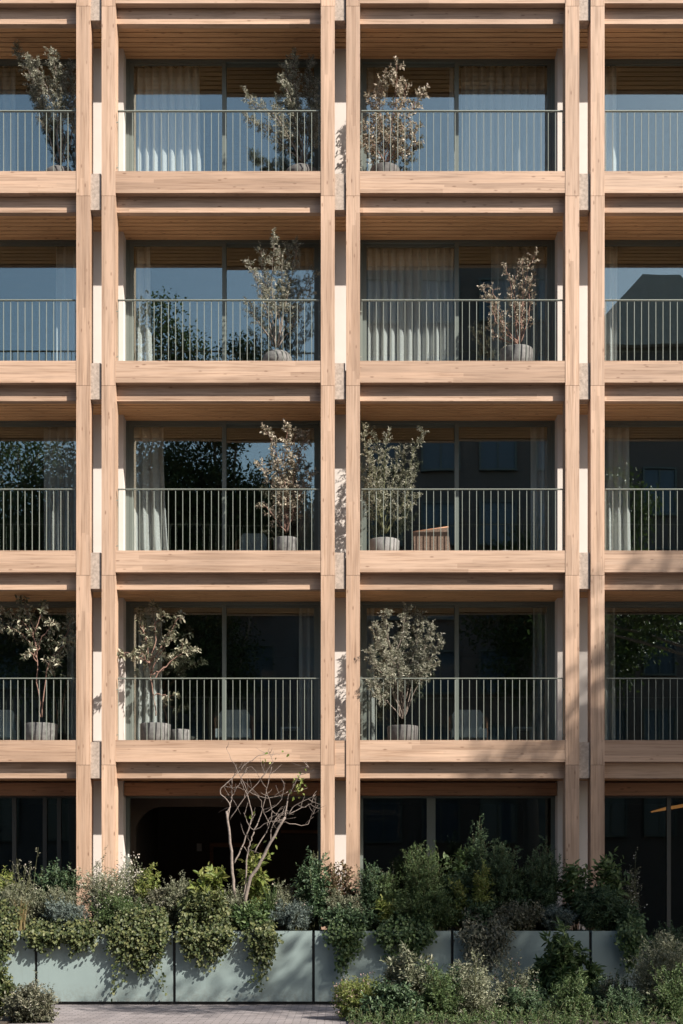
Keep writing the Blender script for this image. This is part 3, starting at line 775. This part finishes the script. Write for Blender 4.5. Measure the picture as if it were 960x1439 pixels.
def plant(name, label, cat, kind, pxl, pxr, pyt, pyb, dep, ns, seed, basez=None, lean=0.0, flowers=None, pf=0.25, fs=0.022, group=None,
          tws=1.0, leafmat_=None, dz=0.6, depth=None, rad=0.005, top=True, t0=0.25):
    r = np.random.default_rng(seed)
    lm, L, W, nt_w, nl, tl = KINDS[kind]
    bz = SOIL if basez is None else basez
    xl, xr = XA(pxl, dep), XA(pxr, dep); zt, zb = ZA(pyt, dep), ZA(pyb, dep)
    if basez is None and dep < Y3-0.1: zb = min(zb, SOIL+0.05)
    cx, cz = (xl+xr)/2, (zt+zb)/2; rx, rz = (xr-xl)/2, (zt-zb)/2
    ry = depth if depth else max(0.12, min(0.36, rx*0.8))
    root = empty(name, (cx, dep, bz)); tag(root, label, cat, group)
    mb = MB(); lv = Leaves(); fl = Leaves() if flowers else None
    for s in range(int(ns*2.1)):
        u = rv(r)*(r.random()**0.40)
        u[2] = u[2]*0.75+0.25 if top else u[2]
        if s % 9 == 4: u = u*np.array([1.12, 1.0, 1.0])+np.array([0, 0, 0.28])     # a few stray shoots
        tx = np.array([cx+u[0]*rx*0.93+lean*rx, dep+u[1]*ry, cz+u[2]*rz*0.95])
        b = np.array([cx+r.normal()*rx*0.22, dep+r.normal()*0.06, bz])
        mid = np.array([b[0]*0.55+tx[0]*0.45, b[1]*0.6+tx[1]*0.4, bz*0.35+tx[2]*0.65])
        path = curve(b, mid, tx, 7)
        mb.tube([tuple(q) for q in path], [rad*(1-0.7*i/6) for i in range(7)], 4)
        zlow = max(zb-0.05, bz)
        k = max(2, int(nt_w*tws*1.15))
        for i in range(k):
            t = t0+(1-t0)*(i+r.random())/k
            q, tg, _ = along(path, min(t, 0.999))
            if q[2] < zlow-0.02: continue
            x_ = rv(r); x_ -= tg*np.dot(x_, tg)*0.7
            twig(mb, lv, r, q, tg*0.5+x_*0.9, tl*(0.5+0.7*r.random()), nl, L, W, 0.002, 0.35, 0.5, 0.85, fl=fl, pf=pf, FS=fs, tubes=(i % 2 == 0))
        twig(mb, lv, r, path[-2], tg*0.8+rv(r)*0.3, tl*0.7, nl, L, W, 0.002, 0.4, 0.5, 0.7, fl=fl, pf=pf*1.5, FS=fs)
    for o in (mb.build('stems', M['stem'], root), lv.build('foliage', M[leafmat_ or lm], root), fl.build('flowers', M[flowers], root) if fl and fl.p else None):
        if o is not None: o.location = (-cx, -dep, -bz)
        if o is not None and o.name.startswith('flowers'): o['kind'] = 'stuff'
    return root
def cascade(label, pxl, pxr, pyb, n, seed, mat='creeper', L=0.052, W=0.043, top=1285, name='creeper', ragged=0.62, front=None, longest=None):
    """creeper that mounds on the rim and trails down the planter's front"""
    r = np.random.default_rng(seed)
    yf = PF if front is None else front
    xl, xr = XA(pxl, yf), XA(pxr, yf); zb = ZA(pyb, yf); zt = ZA(top, yf)
    cx = (xl+xr)/2; w = (xr-xl)/2
    root = empty(name, (cx, yf+0.15, SOIL)); tag(root, label, 'creeper', 'creepers trailing over the planters')
    mb = MB(); lv = Leaves()
    for s in range(n):
        u = r.uniform(-1, 1); x = cx+u*w*0.92
        reach = (1-abs(u)**2.2*0.75)*(1-ragged*r.random()**0.8)
        if s % 11 == 5: reach *= 1.3
        zend = PT-(PT-zb)*reach
        if longest and s < 3: zend = ZA(longest[s % len(longest)][1], yf); x = XA(longest[s % len(longest)][0], yf)+r.normal()*0.02
        zz = PT+r.uniform(0.0, max(0.02, zt-PT))
        P = [(x+r.normal()*0.08, yf+r.uniform(0.12, 0.4), SOIL), (x+r.normal()*0.05, yf+0.08, zz), (x+r.normal()*0.04, yf-0.06-0.08*r.random(), PT-0.03)]
        m = 4
        for i in range(1, m+1):
            P.append((x+r.normal()*0.05, yf-0.035-0.10*r.random()*(1-i/m*0.5), PT+(zend-PT)*i/m))
        path = smooth_path(P, r, 0.008, 3)
        mb.tube([tuple(q) for q in path], 0.0035, 3)
        _, _, ln = along(path, 0.5)
        k = int(ln*54)
        for i in range(k):
            t = 0.12+0.88*(i+r.random())/k
            q, tg, _ = along(path, min(t, 0.999))
            o = np.array([r.normal()*0.035, -abs(r.normal())*0.045, r.normal()*0.03])
            d = np.array([r.normal()*0.6, -0.45, -0.55+0.3*r.normal()])
            s_ = 0.45+0.85*r.random()
            lv.add(q+o, d, np.array([r.normal()*0.45, -0.65, 0.55+0.3*r.normal()]), L*s_, W*s_)
    for o in (mb.build('stems', M['stem'], root), lv.build('foliage', M[mat], root, 0.1, 0.12)): o.location = (-cx, -(yf+0.15), -SOIL)
    return root
def grass(label, px, w, pyt, dep, n, seed, mat='dry', basez=None, name='grass_tuft', bw_=0.008):
    r = np.random.default_rng(seed); bz = SOIL if basez is None else basez
    x = XA(px, dep); h = ZA(pyt, dep)-bz; rw_ = w*(DIST+dep)/F/2
    root = empty(name, (x, dep, bz)); tag(root, label, 'grass')
    me_v = []; me_f = []
    for i in range(n):
        a = r.random()*6.28; ln = h*(0.6+0.5*r.random()); out = rw_*(0.2+0.9*r.random())
        b = np.array([r.normal()*0.04, r.normal()*0.04, 0]); e = np.array([math.cos(a)*out, math.sin(a)*out*0.8, ln])
        c = curve(b, b+np.array([math.cos(a)*out*0.2, math.sin(a)*out*0.2, ln*0.75]), e, 5)
        sd = np.array([-math.sin(a), math.cos(a), 0]); k = len(me_v)
        for j, q in enumerate(c):
            ww = bw_*(1-j/4.3)
            me_v += [tuple(q-sd*ww), tuple(q+sd*ww)]
        me_f += [(k+2*j, k+2*j+1, k+2*j+3, k+2*j+2) for j in range(4)]
    me = bpy.data.meshes.new('blades'); me.from_pydata(me_v, [], me_f); me.materials.append(M[mat])
    link(bpy.data.objects.new('blades', me), root); return root

Y1, Y2, Y3 = -1.85, -1.6, -1.35          # front, middle and back of the planters
plant('feathery_shrub', 'fine feathery grey-green shrub filling the planter at the left edge', 'shrub', 'finegrey', -8, 62, 1238, 1305, Y2, 34, 1)
plant('feathery_shrub', 'fine grey shrub in front of the leftmost timber post', 'shrub', 'finegrey', 48, 112, 1246, 1305, Y2, 30, 2)
plant('wildflower', 'tall sparse stems with whitish tips before the left edge shop window', 'flower', 'dry', 8, 58, 1178, 1262, Y2, 9, 3, flowers='white', pf=0.18, fs=0.02, tws=0.7)
plant('leafy_shrub', 'dark leafy shrub between the left shop window and first post', 'shrub', 'leafydark', 50, 112, 1208, 1290, Y3, 16, 4)
plant('leafy_shrub', 'bright grassy leaved shrub behind the feathery one at left edge', 'shrub', 'bright', -12, 26, 1222, 1275, Y3, 10, 5)
grass('tuft of straw coloured grass on the rim at the left', 30, 46, 1262, -1.92, 70, 6)
plant('lavender', 'low blue-grey lavender mound below the first timber post', 'lavender', 'blue', 60, 128, 1266, 1314, Y1, 34, 7, top=True)
plant('flowering_shrub', 'airy shrub dotted with white flowers before the second post', 'shrub', 'airy', 108, 184, 1216, 1308, Y2, 48, 8, flowers='white', pf=0.22, fs=0.018)
plant('wispy_stem', 'thin wispy stem rising between the first two posts', 'flower', 'dry', 128, 148, 1182, 1270, Y3, 4, 9, tws=0.8)
plant('flowering_shrub', 'pale flowered shrub beside the left arch opening', 'shrub', 'airy', 148, 208, 1206, 1300, Y3, 34, 10, flowers='white', pf=0.3, fs=0.03)
plant('leafy_sapling', 'bushy sapling with yellow-green leaves before the dark arch', 'sapling', 'bright', 190, 226, 1200, 1262, Y2, 11, 11)
plant('dusky_shrub', 'greyish twiggy shrub above the first planter joint', 'shrub', 'dusky', 180, 254, 1244, 1310, Y2, 40, 12, flowers='white', pf=0.06, fs=0.015)
plant('grey_shrub', 'silvery grey shrub left of the large leaved sapling', 'shrub', 'finegrey', 222, 276, 1232, 1302, Y2, 30, 13)
plant('leafy_sapling', 'sapling with big drooping light green leaves left of bare tree', 'sapling', 'big', 262, 324, 1212, 1285, Y2, 11, 14)
plant('leafy_shrub', 'mid green leafy shrub under the big drooping leaves', 'shrub', 'leafy', 248, 330, 1252, 1310, Y1, 26, 15, leafmat_='creeper')
plant('leafy_sapling', 'light green sapling growing close behind the bare trunks', 'sapling', 'big', 344, 376, 1196, 1265, Y3, 8, 16)
grass('dark green spiky tuft right of the bare trunks', 379, 50, 1240, -1.7, 90, 17, 'green', name='spiky_tuft', bw_=0.009)
plant('lavender', 'blue-grey lavender mound above the second planter joint', 'lavender', 'blue', 378, 442, 1268, 1310, Y1, 24, 18)
plant('sage_shrub', 'pale purplish flowering sage behind the blue-grey lavender', 'shrub', 'finegrey', 380, 432, 1240, 1292, Y2, 18, 19, flowers='pink', pf=0.12, fs=0.014)
plant('low_shrub', 'low green filler at the foot of the bare trunks', 'shrub', 'leafy', 322, 384, 1275, 1312, Y1, 18, 20)
plant('upright_shrub', 'upright dark green shrub before the left centre post', 'shrub', 'leafydark', 416, 466, 1196, 1306, Y2, 26, 21)
plant('red_shrub', 'reddish leaved climber at the foot of the two centre posts', 'shrub', 'red', 446, 506, 1206, 1300, Y3, 18, 22)
plant('grey_shrub', 'grey-green shrub in front of the two centre posts', 'shrub', 'finegrey', 452, 520, 1248, 1308, Y2, 30, 23)
plant('upright_shrub', 'dense small leaved shrub just right of the centre posts', 'shrub', 'finedark', 500, 542, 1206, 1295, Y2, 28, 24)
plant('leafy_shrub', 'low dark shrub on the rim below the centre posts', 'shrub', 'leafydark', 436, 540, 1278, 1312, Y1, 26, 25)
plant('yellow_sprig', 'small yellow-green sprig standing between two dense dark shrubs', 'plant', 'bright', 531, 548, 1252, 1290, Y1, 5, 26)
plant('tall_shrub', 'tall fine leaved shrub before the shop window mullion', 'shrub', 'fine', 556, 634, 1184, 1300, Y2, 48, 27)
plant('wide_shrub', 'wide fine leaved mound between the mullion and dark tall shrub', 'shrub', 'fine', 545, 668, 1250, 1312, Y1, 52, 28)
plant('tall_sprays', 'loose tall sprays of narrow leaves right of the mullion', 'plant', 'bigdark', 628, 664, 1178, 1262, Y3, 6, 29)
plant('yellow_sprig', 'yellow-green sprig right of the wide fine leaved mound', 'plant', 'bright', 634, 656, 1232, 1275, Y1, 7, 30)
plant('tall_shrub', 'very tall thin feathery shoot against the dark shop window', 'shrub', 'finedark', 656, 682, 1152, 1260, Y3, 12, 31)
plant('tall_shrub', 'broad tall dark shrub in the middle of the right shop window', 'shrub', 'finedark', 666, 734, 1178, 1300, Y2, 46, 32)
plant('yellow_sprig', 'yellow-green leaf sprig on the flank of the broad dark shrub', 'plant', 'bright', 662, 690, 1206, 1240, Y1, 7, 33)
plant('upright_shrub', 'upright dark shrub left of the right-hand pale jamb', 'shrub', 'finedark', 736, 792, 1186, 1300, Y2, 42, 34)
plant('dusky_shrub', 'low dusky shrub on the rim below the upright dark shrubs', 'shrub', 'dusky', 690, 770, 1272, 1312, Y1, 30, 35)
plant('lavender', 'bluish low mound before the right-hand timber posts', 'lavender', 'blue', 756, 812, 1272, 1312, Y1, 24, 36)
plant('leafy_sapling', 'sapling with long drooping leaves before the right-hand left post', 'sapling', 'bigdark', 790, 832, 1208, 1280, Y2, 10, 37)
plant('leafy_sapling', 'taller sapling with long drooping leaves over the rightmost post', 'sapling', 'bigdark', 832, 876, 1192, 1285, Y2, 11, 38)
plant('round_shrub', 'rounded dark needle leaved shrub below the rightmost post', 'shrub', 'willow', 806, 876, 1250, 1312, Y1, 46, 39)
plant('wildflower', 'pale dry flower stems against the black opening at right', 'flower', 'dry', 868, 906, 1208, 1290, Y2, 9, 40, flowers='white', pf=0.18, fs=0.02)
plant('leafy_shrub', 'leafy shrub on the rim at the right end of the planters', 'shrub', 'leafydark', 856, 902, 1276, 1318, Y1, 18, 41)
plant('wide_shrub', 'dark mound between the broad dark shrub and low dusky shrub', 'shrub', 'leafydark', 640, 702, 1268, 1318, Y1, 24, 42)

plant('wide_shrub', 'fine pale shrub filling the rim above the long sunlit creeper', 'shrub', 'fine', 120, 215, 1258, 1314, Y1, 30, 43, flowers='white', pf=0.05, fs=0.014)
plant('grey_shrub', 'grey shrub between the drooping sapling and bare trunks', 'shrub', 'finegrey', 296, 352, 1250, 1312, Y2, 26, 44)
plant('tall_shrub', 'feathery dark shrub between the mullion shrub and broad dark shrub', 'shrub', 'finedark', 622, 676, 1214, 1306, Y2, 26, 45)
plant('leafy_shrub', 'leafy dark shrub between the two tall dark shrubs at right', 'shrub', 'leafydark', 712, 756, 1226, 1306, Y2, 20, 46)
plant('tall_shrub', 'olive green shrub right of the two centre posts', 'shrub', 'fine', 520, 572, 1222, 1306, Y2, 24, 47)
plant('wispy_stem', 'thin dark twig arching above the centre-right rim', 'flower', 'dry', 536, 556, 1196, 1280, Y3, 3, 48)
plant('wispy_stem', 'single curved dry stem left of the left centre post', 'flower', 'dry', 438, 452, 1164, 1260, Y3, 2, 49, tws=0.5)
cascade('broad yellow-green creeper trailing over the planter at left edge', -30, 24, 1362, 34, 50, top=1262)
cascade('creeper hanging over the leftmost planter joint', 38, 88, 1348, 30, 51, top=1290)
cascade('creeper between the left joint and the long sunlit creeper', 92, 140, 1345, 26, 52, top=1284)
cascade('long sunlit creeper draping over the first full planter panel', 146, 243, 1372, 56, 53, top=1272, longest=[(160, 1396), (175, 1380), (222, 1392)])
cascade('sunlit creeper draping just right of the first full joint', 250, 326, 1374, 48, 54, top=1268)
cascade('narrow creeper tail hanging below the bare trunks', 344, 390, 1364, 30, 55, top=1290, longest=[(372, 1392), (366, 1380), (378, 1375)])
cascade('dark creeper tail right of the second full joint', 460, 506, 1362, 30, 56, mat='green', top=1286, longest=[(480, 1375), (476, 1368), (490, 1366)])
cascade('wide dark creeper cascade behind the tall pale foreground stems', 530, 606, 1358, 46, 57, mat='green', top=1282)
cascade('dusky trailing shrub spilling down the shaded planter', 644, 716, 1378, 36, 58, mat='purple', L=0.06, W=0.025, top=1278, name='trailing_shrub')
cascade('creeper hanging down the right end of the planters', 864, 900, 1372, 22, 59, mat='green', top=1280, L=0.06, W=0.045)

# bare tree
def bare_tree():
    r = np.random.default_rng(77); dep = -1.6
    c = lambda x, y: (280+x/4.8, 1040+y/4.8)
    S = [([(240,1190),(238,1050),(225,850),(205,650),(185,480)], .030, .017), ([(270,1190),(330,980),(400,850),(480,690),(580,520)], .034, .018),
     ([(580,520),(600,400),(640,300),(690,225)], .013, .005), ([(262,1190),(310,960),(325,780),(345,690),(370,620)], .015, .010), ([(238,830),(300,690),(355,530),(345,440),(310,340)], .013, .006),
     ([(370,620),(410,520),(440,420),(455,330),(490,180)], .010, .004), ([(375,760),(470,580),(490,480),(450,330)], .010, .004), ([(190,480),(205,430),(140,340),(220,260),(330,150),(430,95),(545,98)], .011, .003),
     ([(195,530),(215,400),(250,330),(275,290)], .010, .005), ([(205,540),(300,400),(420,260),(500,150)], .009, .003), ([(600,500),(650,440),(780,370)], .008, .003), ([(605,505),(690,455),(775,420),(780,392)], .008, .003),
     ([(585,555),(720,575),(760,510),(800,440)], .007, .003), ([(370,610),(330,570),(310,500),(330,420)], .007, .003), ([(370,610),(460,560),(560,540)], .007, .004), ([(480,690),(490,590),(560,500),(600,480)], .008, .004),
     ([(345,350),(440,390),(530,380),(600,350)], .006, .002), ([(320,340),(240,170),(180,40)], .006, .002), ([(220,260),(215,400),(205,470)], .008, .004), ([(470,560),(430,470),(420,430),(380,350),(300,280)], .006, .002),
     ([(310,340),(280,270),(300,230),(350,180),(410,250)], .006, .002), ([(720,150),(745,190),(720,150)], .002, .001), ([(500,150),(470,80),(475,50)], .004, .002), ([(490,480),(540,500),(590,470)], .006, .003),
     ([(440,490),(540,420),(570,330),(580,290)], .005, .002), ([(460,580),(480,520),(560,500)], .006, .003), ([(300,720),(325,745)], .008, .005)]
    x0, _, _ = PX(*c(255, 1190), dep)
    root = empty('bare_tree', (x0, dep, SOIL)); tag(root, 'bare multi-stemmed tree with tangled branches and one leafy sprig', 'tree')
    mb = MB(); lv = Leaves(); tips = []
    for pts, r0, r1 in S:
        o1, o2 = r.normal()*0.1, r.normal()*0.18
        P = [np.array(PX(*c(*p), dep+(o1*i/len(pts)+(0.0 if i == 0 else o2*0.4)))) for i, p in enumerate(pts)]
        if pts[0][1] == 1190: P[0][2] = SOIL-0.02
        path = smooth_path(P, r, 0.006); m = len(path)
        mb.tube([tuple(q) for q in path], [r0+(r1-r0)*i/(m-1) for i in range(m)], 7); tips.append(path)
    for k in range(85):     # the tangle
        path = tips[r.integers(2, len(tips))]
        q, tg, _ = along(path, r.uniform(0.3, 0.98))
        if q[2] < 2.3: continue
        x_ = rv(r); x_ -= tg*np.dot(x_, tg); e = q+(tg*0.6+x_*0.8)*r.uniform(0.12, 0.34)
        c_ = curve(q, q+(tg*0.2+x_*0.6)*0.16, e, 5); mb.tube([tuple(w) for w in c_], [.0045, .004, .0035, .0025, .0015], 4)
    for (cx_, cy_, n) in ((670, 260, 9), (650, 330, 8), (650, 360, 5), (690, 240, 3), (470, 120, 4), (545, 115, 3), (330, 490, 4), (470, 685, 3), (700, 310, 5)):
        b = np.array(PX(*c(cx_, cy_), dep))
        for i in range(n): lv.add(b+r.normal(size=3)*np.array([.07, .06, .07]), np.array([r.normal()*.6, r.normal()*.6, -0.6]), np.array([r.normal()*.4, -.6, .5]), 0.075*(0.7+.5*r.random()), 0.04)
    for o in (mb.build('trunk', M['greybark'], root), lv.build('foliage', M['bright'], root)): o.location = (-x0, -dep, -SOIL)
bare_tree()

# ------------------------------------------------------------------ foreground planting
G = 0.03
plant('leafy_shrub', 'bright green bush at the bottom left corner', 'shrub', 'leafy', -30, 22, 1362, 1450, -4.3, 30, 60, G, leafmat_='creeper')
plant('dusky_shrub', 'twiggy dusky bush with tiny leaves at the bottom left', 'shrub', 'dusky', 4, 84, 1384, 1460, -4.9, 44, 61, G, flowers='white', pf=0.05, fs=0.012)
plant('flowering_shrub', 'yellowish shrub dotted with pale pink flowers beside the pavement', 'shrub', 'fine', 470, 540, 1368, 1475, -4.6, 40, 62, G, flowers='pink', pf=0.16, fs=0.022, leafmat_='bright')
plant('tall_herb', 'tall pale green pointed stems before the wide dark creeper', 'plant', 'sage', 534, 616, 1330, 1460, -4.5, 19, 63, G, tws=1.6, flowers='hotpink', pf=0.02)
plant('dark_shrub', 'dark leafy plant with pink blooms right of the pale stems', 'shrub', 'leafydark', 590, 648, 1364, 1465, -4.4, 26, 64, G, flowers='hotpink', pf=0.03)
plant('tall_herb', 'greyish leafy stems in front of the dusky trailing shrub', 'plant', 'sage', 612, 692, 1350, 1465, -4.2, 20, 65, G, tws=1.4, leafmat_='grey', flowers='pink', pf=0.05)
plant('wildflower', 'pale green stems with small flowers left of the palmate plant', 'plant', 'airy', 684, 760, 1346, 1465, -4.0, 30, 66, G, flowers='pink', pf=0.1, fs=0.018)
plant('palmate_plant', 'tall plant with long palmate leaves before the shaded planter end', 'plant', 'palm', 744, 832, 1306, 1440, -2.75, 24, 67, G, tws=1.5)
plant('leafy_sapling', 'slender leafy shoot right of the tall palmate plant', 'plant', 'palm', 812, 842, 1336, 1420, -2.75, 4, 68, G)
plant('dark_shrub', 'low dark filler plant below the palmate leaves', 'shrub', 'leafydark', 676, 806, 1378, 1470, -3.6, 24, 69, G)
plant('fine_shrub', 'low fine leaved shrub at the foot of the planter end', 'shrub', 'finedark', 796, 905, 1366, 1470, -3.6, 28, 70, G)
plant('fine_shrub', 'large fine grey-green bush filling the bottom right corner', 'shrub', 'finegrey', 878, 990, 1312, 1465, -3.9, 95, 71, G, depth=0.5)
plant('dark_shrub', 'low leafy filler between the pink flowered and pale stemmed plants', 'shrub', 'leafydark', 505, 600, 1386, 1475, -4.9, 34, 72, G)
plant('fine_shrub', 'fine dark shrub in the shade beyond the planter end', 'shrub', 'finedark', 900, 985, 1295, 1400, -1.6, 40, 73, 0.0)

def ground_cover():
    r = np.random.default_rng(300); lv = Leaves(); mb = MB()
    for k in range(2800):
        y = r.uniform(-5.9, -2.5); x = r.uniform(0.12 if y > -5.6 else 0.2, 7.0) + 0.10*r.normal()
        if x < 0.05: continue
        h = 0.06+0.2*r.random()**2*(0.4+0.6*math.sin(x*2.1+y*1.7)**2)
        b = np.array([x, y, 0.03]); d = np.array([r.normal()*.35, r.normal()*.35, 1.0])
        c = curve(b, b+d*h*.5, b+d*h+r.normal(size=3)*.03, 4)
        mb.tube([tuple(q) for q in c], .003, 3)
        n = 16
        t = r.uniform(.2, 1, n); p = b+d*h*t[:, None]
        s_ = .7+.6*r.random(n); wide = r.random() < .5
        lv.addn(p, norm(r.normal(size=(n, 3)))+np.array([0, -.1, .15]), norm(r.normal(size=(n, 3)))*.6+np.array([0, -.2, .7]), .036*s_, (.016 if wide else .010)*s_)
    o = lv.build('ground_cover', M['green']); tag(o, 'low leafy ground cover between the foreground shrubs at the bottom right', 'ground cover', kind='stuff')
    mb.build('stems', M['stem'], o)
ground_cover()

plant('fine_shrub', 'loose fine shrub in front between the two pale stemmed herbs', 'shrub', 'fine', 590, 646, 1352, 1475, -4.8, 14, 80, G)
plant('wildflower', 'airy stems with tiny pale flowers below the dusky trailing shrub', 'flower', 'airy', 640, 706, 1338, 1475, -4.8, 16, 81, G, flowers='white', pf=0.05, fs=0.014)
plant('fine_shrub', 'loose leafy shrub in front of the palmate plant', 'shrub', 'finedark', 706, 764, 1380, 1475, -4.8, 13, 82, G)
plant('fine_shrub', 'feathery green shrub left of the large corner bush', 'shrub', 'fine', 772, 836, 1356, 1475, -4.8, 13, 83, G)
plant('wildflower', 'dry brown stems standing before the right end of the planter', 'flower', 'dry', 842, 884, 1366, 1450, -3.9, 12, 84, G)
plant('fine_shrub', 'low dark shrub before the large corner bush', 'shrub', 'finedark', 838, 912, 1384, 1475, -4.9, 18, 85, G)
plant('fine_shrub', 'low feathery shrub at the very right of the bottom edge', 'shrub', 'fine', 914, 990, 1352, 1475, -5.0, 15, 86, G)
# ------------------------------------------------------------------ street trees and houses opposite (seen in the glass, and shading the corner)
def big_tree(label, base, clumps, nleaf, seed, L=0.17, trunk=0.25, dens=None):
    r = np.random.default_rng(seed); base = np.array(base, float)
    root = empty('street_tree', tuple(base)); tag(root, label, 'tree', 'street trees across the road')
    mb = MB(); lv = Leaves()
    fork = base+np.array([0, 0, min(c[2]-c[3] for c in clumps)*0.8])
    mb.tube([tuple(base), tuple(base*0.5+fork*0.5+np.array([.08, 0, 0])), tuple(fork)], [trunk*1.25, trunk, trunk*0.8], 10)
    tot = sum(c[3]**2.2 for c in clumps)
    for (cx, cy, cz, cr) in clumps:
        c = np.array([cx, cy, cz])
        p = curve(fork, fork*0.6+c*0.4+np.array([0, 0, 0.6]), c, 6); mb.tube([tuple(q) for q in p], [trunk*.55*(1-.8*i/5) for i in range(6)], 7)
        n = int(nleaf*cr**2.2/tot); nc = max(12, int(n/28))
        for k in range(nc):
            u = rv(r)*(0.35+0.65*r.random()**0.5)*cr*np.array([1, 1, 0.85]); q = c+u
            if k % 3 == 0: mb.tube([tuple(c+u*0.3), tuple(c+u*0.7+r.normal(size=3)*.1), tuple(q)], [.03, .018, .008], 4)
            g = r.normal(size=(28, 3))*0.26*max(1, cr/2.5)
            lv.addn(q+g, norm(r.normal(size=(28, 3)))+np.array([0, 0, -.3]), norm(r.normal(size=(28, 3)))*.7+np.array([0, 0, .6]), L*(.6+.7*r.random(28)), np.full(28, L*.6))
    for o in (mb.build('trunk', M['bark'], root), lv.build('crown', M['tree'], root)): o.location = tuple(-base)
big_tree('tall street tree whose crown shades the lower right of the timber house', (19.5, -9, 0), [(20.8,-9,15.6,4.3),(17.3,-9.3,16.3,2.2),(19.4,-8.7,18.3,2.4),(16.0,-9,14.0,1.7),(22.5,-9,18,3.6),(18,-8.5,12.6,2.8),(15.2,-9.3,12.6,1.9),(16.8,-9.2,15.3,1.4)], 36000, 201)
big_tree('smaller street tree shading the pavement and right planters', (12.4, -9, 0), [(13.2,-9,11.7,1.9),(11.3,-9,10.0,1.8),(9.4,-9,9.2,1.3),(14.5,-9,12.9,1.8),(13.4,-8.5,9.8,1.9),(8.2,-9,9.4,0.9),(15.3,-9,10.5,1.6),(6.5,-9,8.7,.55),(7.6,-9,8.8,.6),(5.6,-8.8,8.6,.45)], 11500, 202, L=0.14, trunk=.16)
big_tree('tall dense tree mirrored in the left balcony windows', (-10.5, -27, 0), [(-10.5,-27,15.5,3.6),(-8.2,-26.5,18.0,2.6),(-12.5,-27,18,2.8),(-7.0,-27,13.8,2.8),(-13.5,-26,13,3.2),(-9.5,-26,11,3.2),(-6.8,-26,21.0,1.7),(-7.2,-26,23.4,1.5),(-6.0,-26,22.4,1.1)], 52000, 203, L=.15)
big_tree('tree mirrored around the left-centre mullion of the third floor', (-5.0, -28, 0), [(-4.6,-28,16.4,2.9),(-2.6,-27.5,16.6,2.0),(-6.0,-28,18,2.0),(-5.6,-27,11,2.4),(-4.9,-27,20.3,1.4),(-3.9,-27,22.6,1.1)], 36000, 204, L=.15)
big_tree('tree mirrored beside the right balcony curtains', (7.5, -27, 0), [(7.5,-27,13.5,2.8),(9.5,-27,15.0,2.4),(8.6,-26.5,11,2.8),(11,-27,13,2.6),(10.6,-27,17,1.8)], 24000, 205)

def opposite(name, label, x0, x1, y, h, floors, nwin, wall, seed, gable):
    t = empty(name, ((x0+x1)/2, y, 0)); tag(t, label, 'building', 'houses across the street')
    w = (x1-x0)/2; fh = (h-1.2)/floors
    m = MB(); m.box(-w, w, -10, 0, 0, h)
    m.build('wall', M[wall], t)
    rf = MB(); rf.prism([(-w-.4, h), (-w*.25, h+.35+gable), (w*.25, h+.35+gable), (w+.4, h)], -10.2, 0.3); rf.build('roof', M['slab'], t)
    for k in range(1, floors):
        for i in range(nwin):
            xc = -w+(i+.5)*2*w/nwin; a = min(.75, w/nwin*.6)
            f = MB(); zb = k*fh+.95; zt = zb+fh*.55
            f.box(xc-a-.08, xc-a, .002, .12, zb-.08, zt+.08); f.box(xc+a, xc+a+.08, .002, .12, zb-.08, zt+.08)
            f.box(xc-a, xc+a, .002, .12, zt, zt+.08); f.box(xc-a, xc+a, .002, .17, zb-.08, zb); f.box(xc-.03, xc+.03, .004, .07, zb, zt)
            fo = f.build('window', M['frame'], t)
            MB().box(xc-a, xc+a, .003, .03, zb, zt).build('pane', M['mirrorpane'], fo)
opposite('opposite_house', 'tall brown rendered house across the street, mirrored in the right-centre windows', 0.6, 10.3, -31, 29.5, 9, 4, 'render1', 1, 0)
opposite('opposite_house', 'gabled brown house across the street, mirrored at the right edge', 10.4, 16.6, -31, 25.0, 7, 3, 'render1', 1, 2.6)
opposite('opposite_house', 'lower grey house across the street, mirrored behind the left trees', -16, 0.4, -32, 17.5, 5, 6, 'render2', 2, 1.2)

# ------------------------------------------------------------------ sky, sun, camera
AZ, EL = math.radians(54.5), math.radians(39.1)
sv = Vector((math.sin(AZ)*math.cos(EL), -math.cos(AZ)*math.cos(EL), math.sin(EL)))
w = bpy.data.worlds.new('World'); sc.world = w; w.use_nodes = True
nt = w.node_tree; bg = nt.nodes['Background']; bg.inputs['Strength'].default_value = 0.085
sky = nt.nodes.new('ShaderNodeTexSky'); sky.sky_type = 'NISHITA'; sky.sun_disc = False
sky.sun_elevation = EL; sky.sun_rotation = math.atan2(sv.x, sv.y); sky.air_density = 1.2; sky.dust_density = 2.0; sky.ozone_density = 1.2
nt.links.new(sky.outputs[0], bg.inputs['Color'])
sl = bpy.data.lights.new('sun', 'SUN'); sl.energy = 5.0; sl.angle = math.radians(0.5); sl.color = (1.0, 0.93, 0.83)
so = link(bpy.data.objects.new('sun', sl)); so.rotation_euler = (-sv).to_track_quat('-Z', 'Y').to_euler(); so.location = (20, -20, 30)
cam = bpy.data.cameras.new('camera'); co = link(bpy.data.objects.new('camera', cam))
co.location = (0, -DIST, EYE); co.rotation_euler = (math.radians(90), 0, 0)
cam.sensor_fit = 'VERTICAL'; cam.sensor_height = 36.0; cam.sensor_width = 24.0; cam.lens = F/1439*36.0
cam.shift_y = (CY-719.5)/1439; cam.shift_x = (480-CX)/1439
cam.clip_start = 0.1; cam.clip_end = 2000
sc.camera = co
sc.view_settings.view_transform = 'Standard'; sc.view_settings.look = 'None'
sc.view_settings.exposure = 1.02; sc.view_settings.gamma = 1.0
sc.cycles.transparent_max_bounces = 16; sc.cycles.max_bounces = 8; sc.cycles.diffuse_bounces = 4; sc.cycles.glossy_bounces = 4
sc.cycles.caustics_reflective = False; sc.cycles.caustics_refractive = False
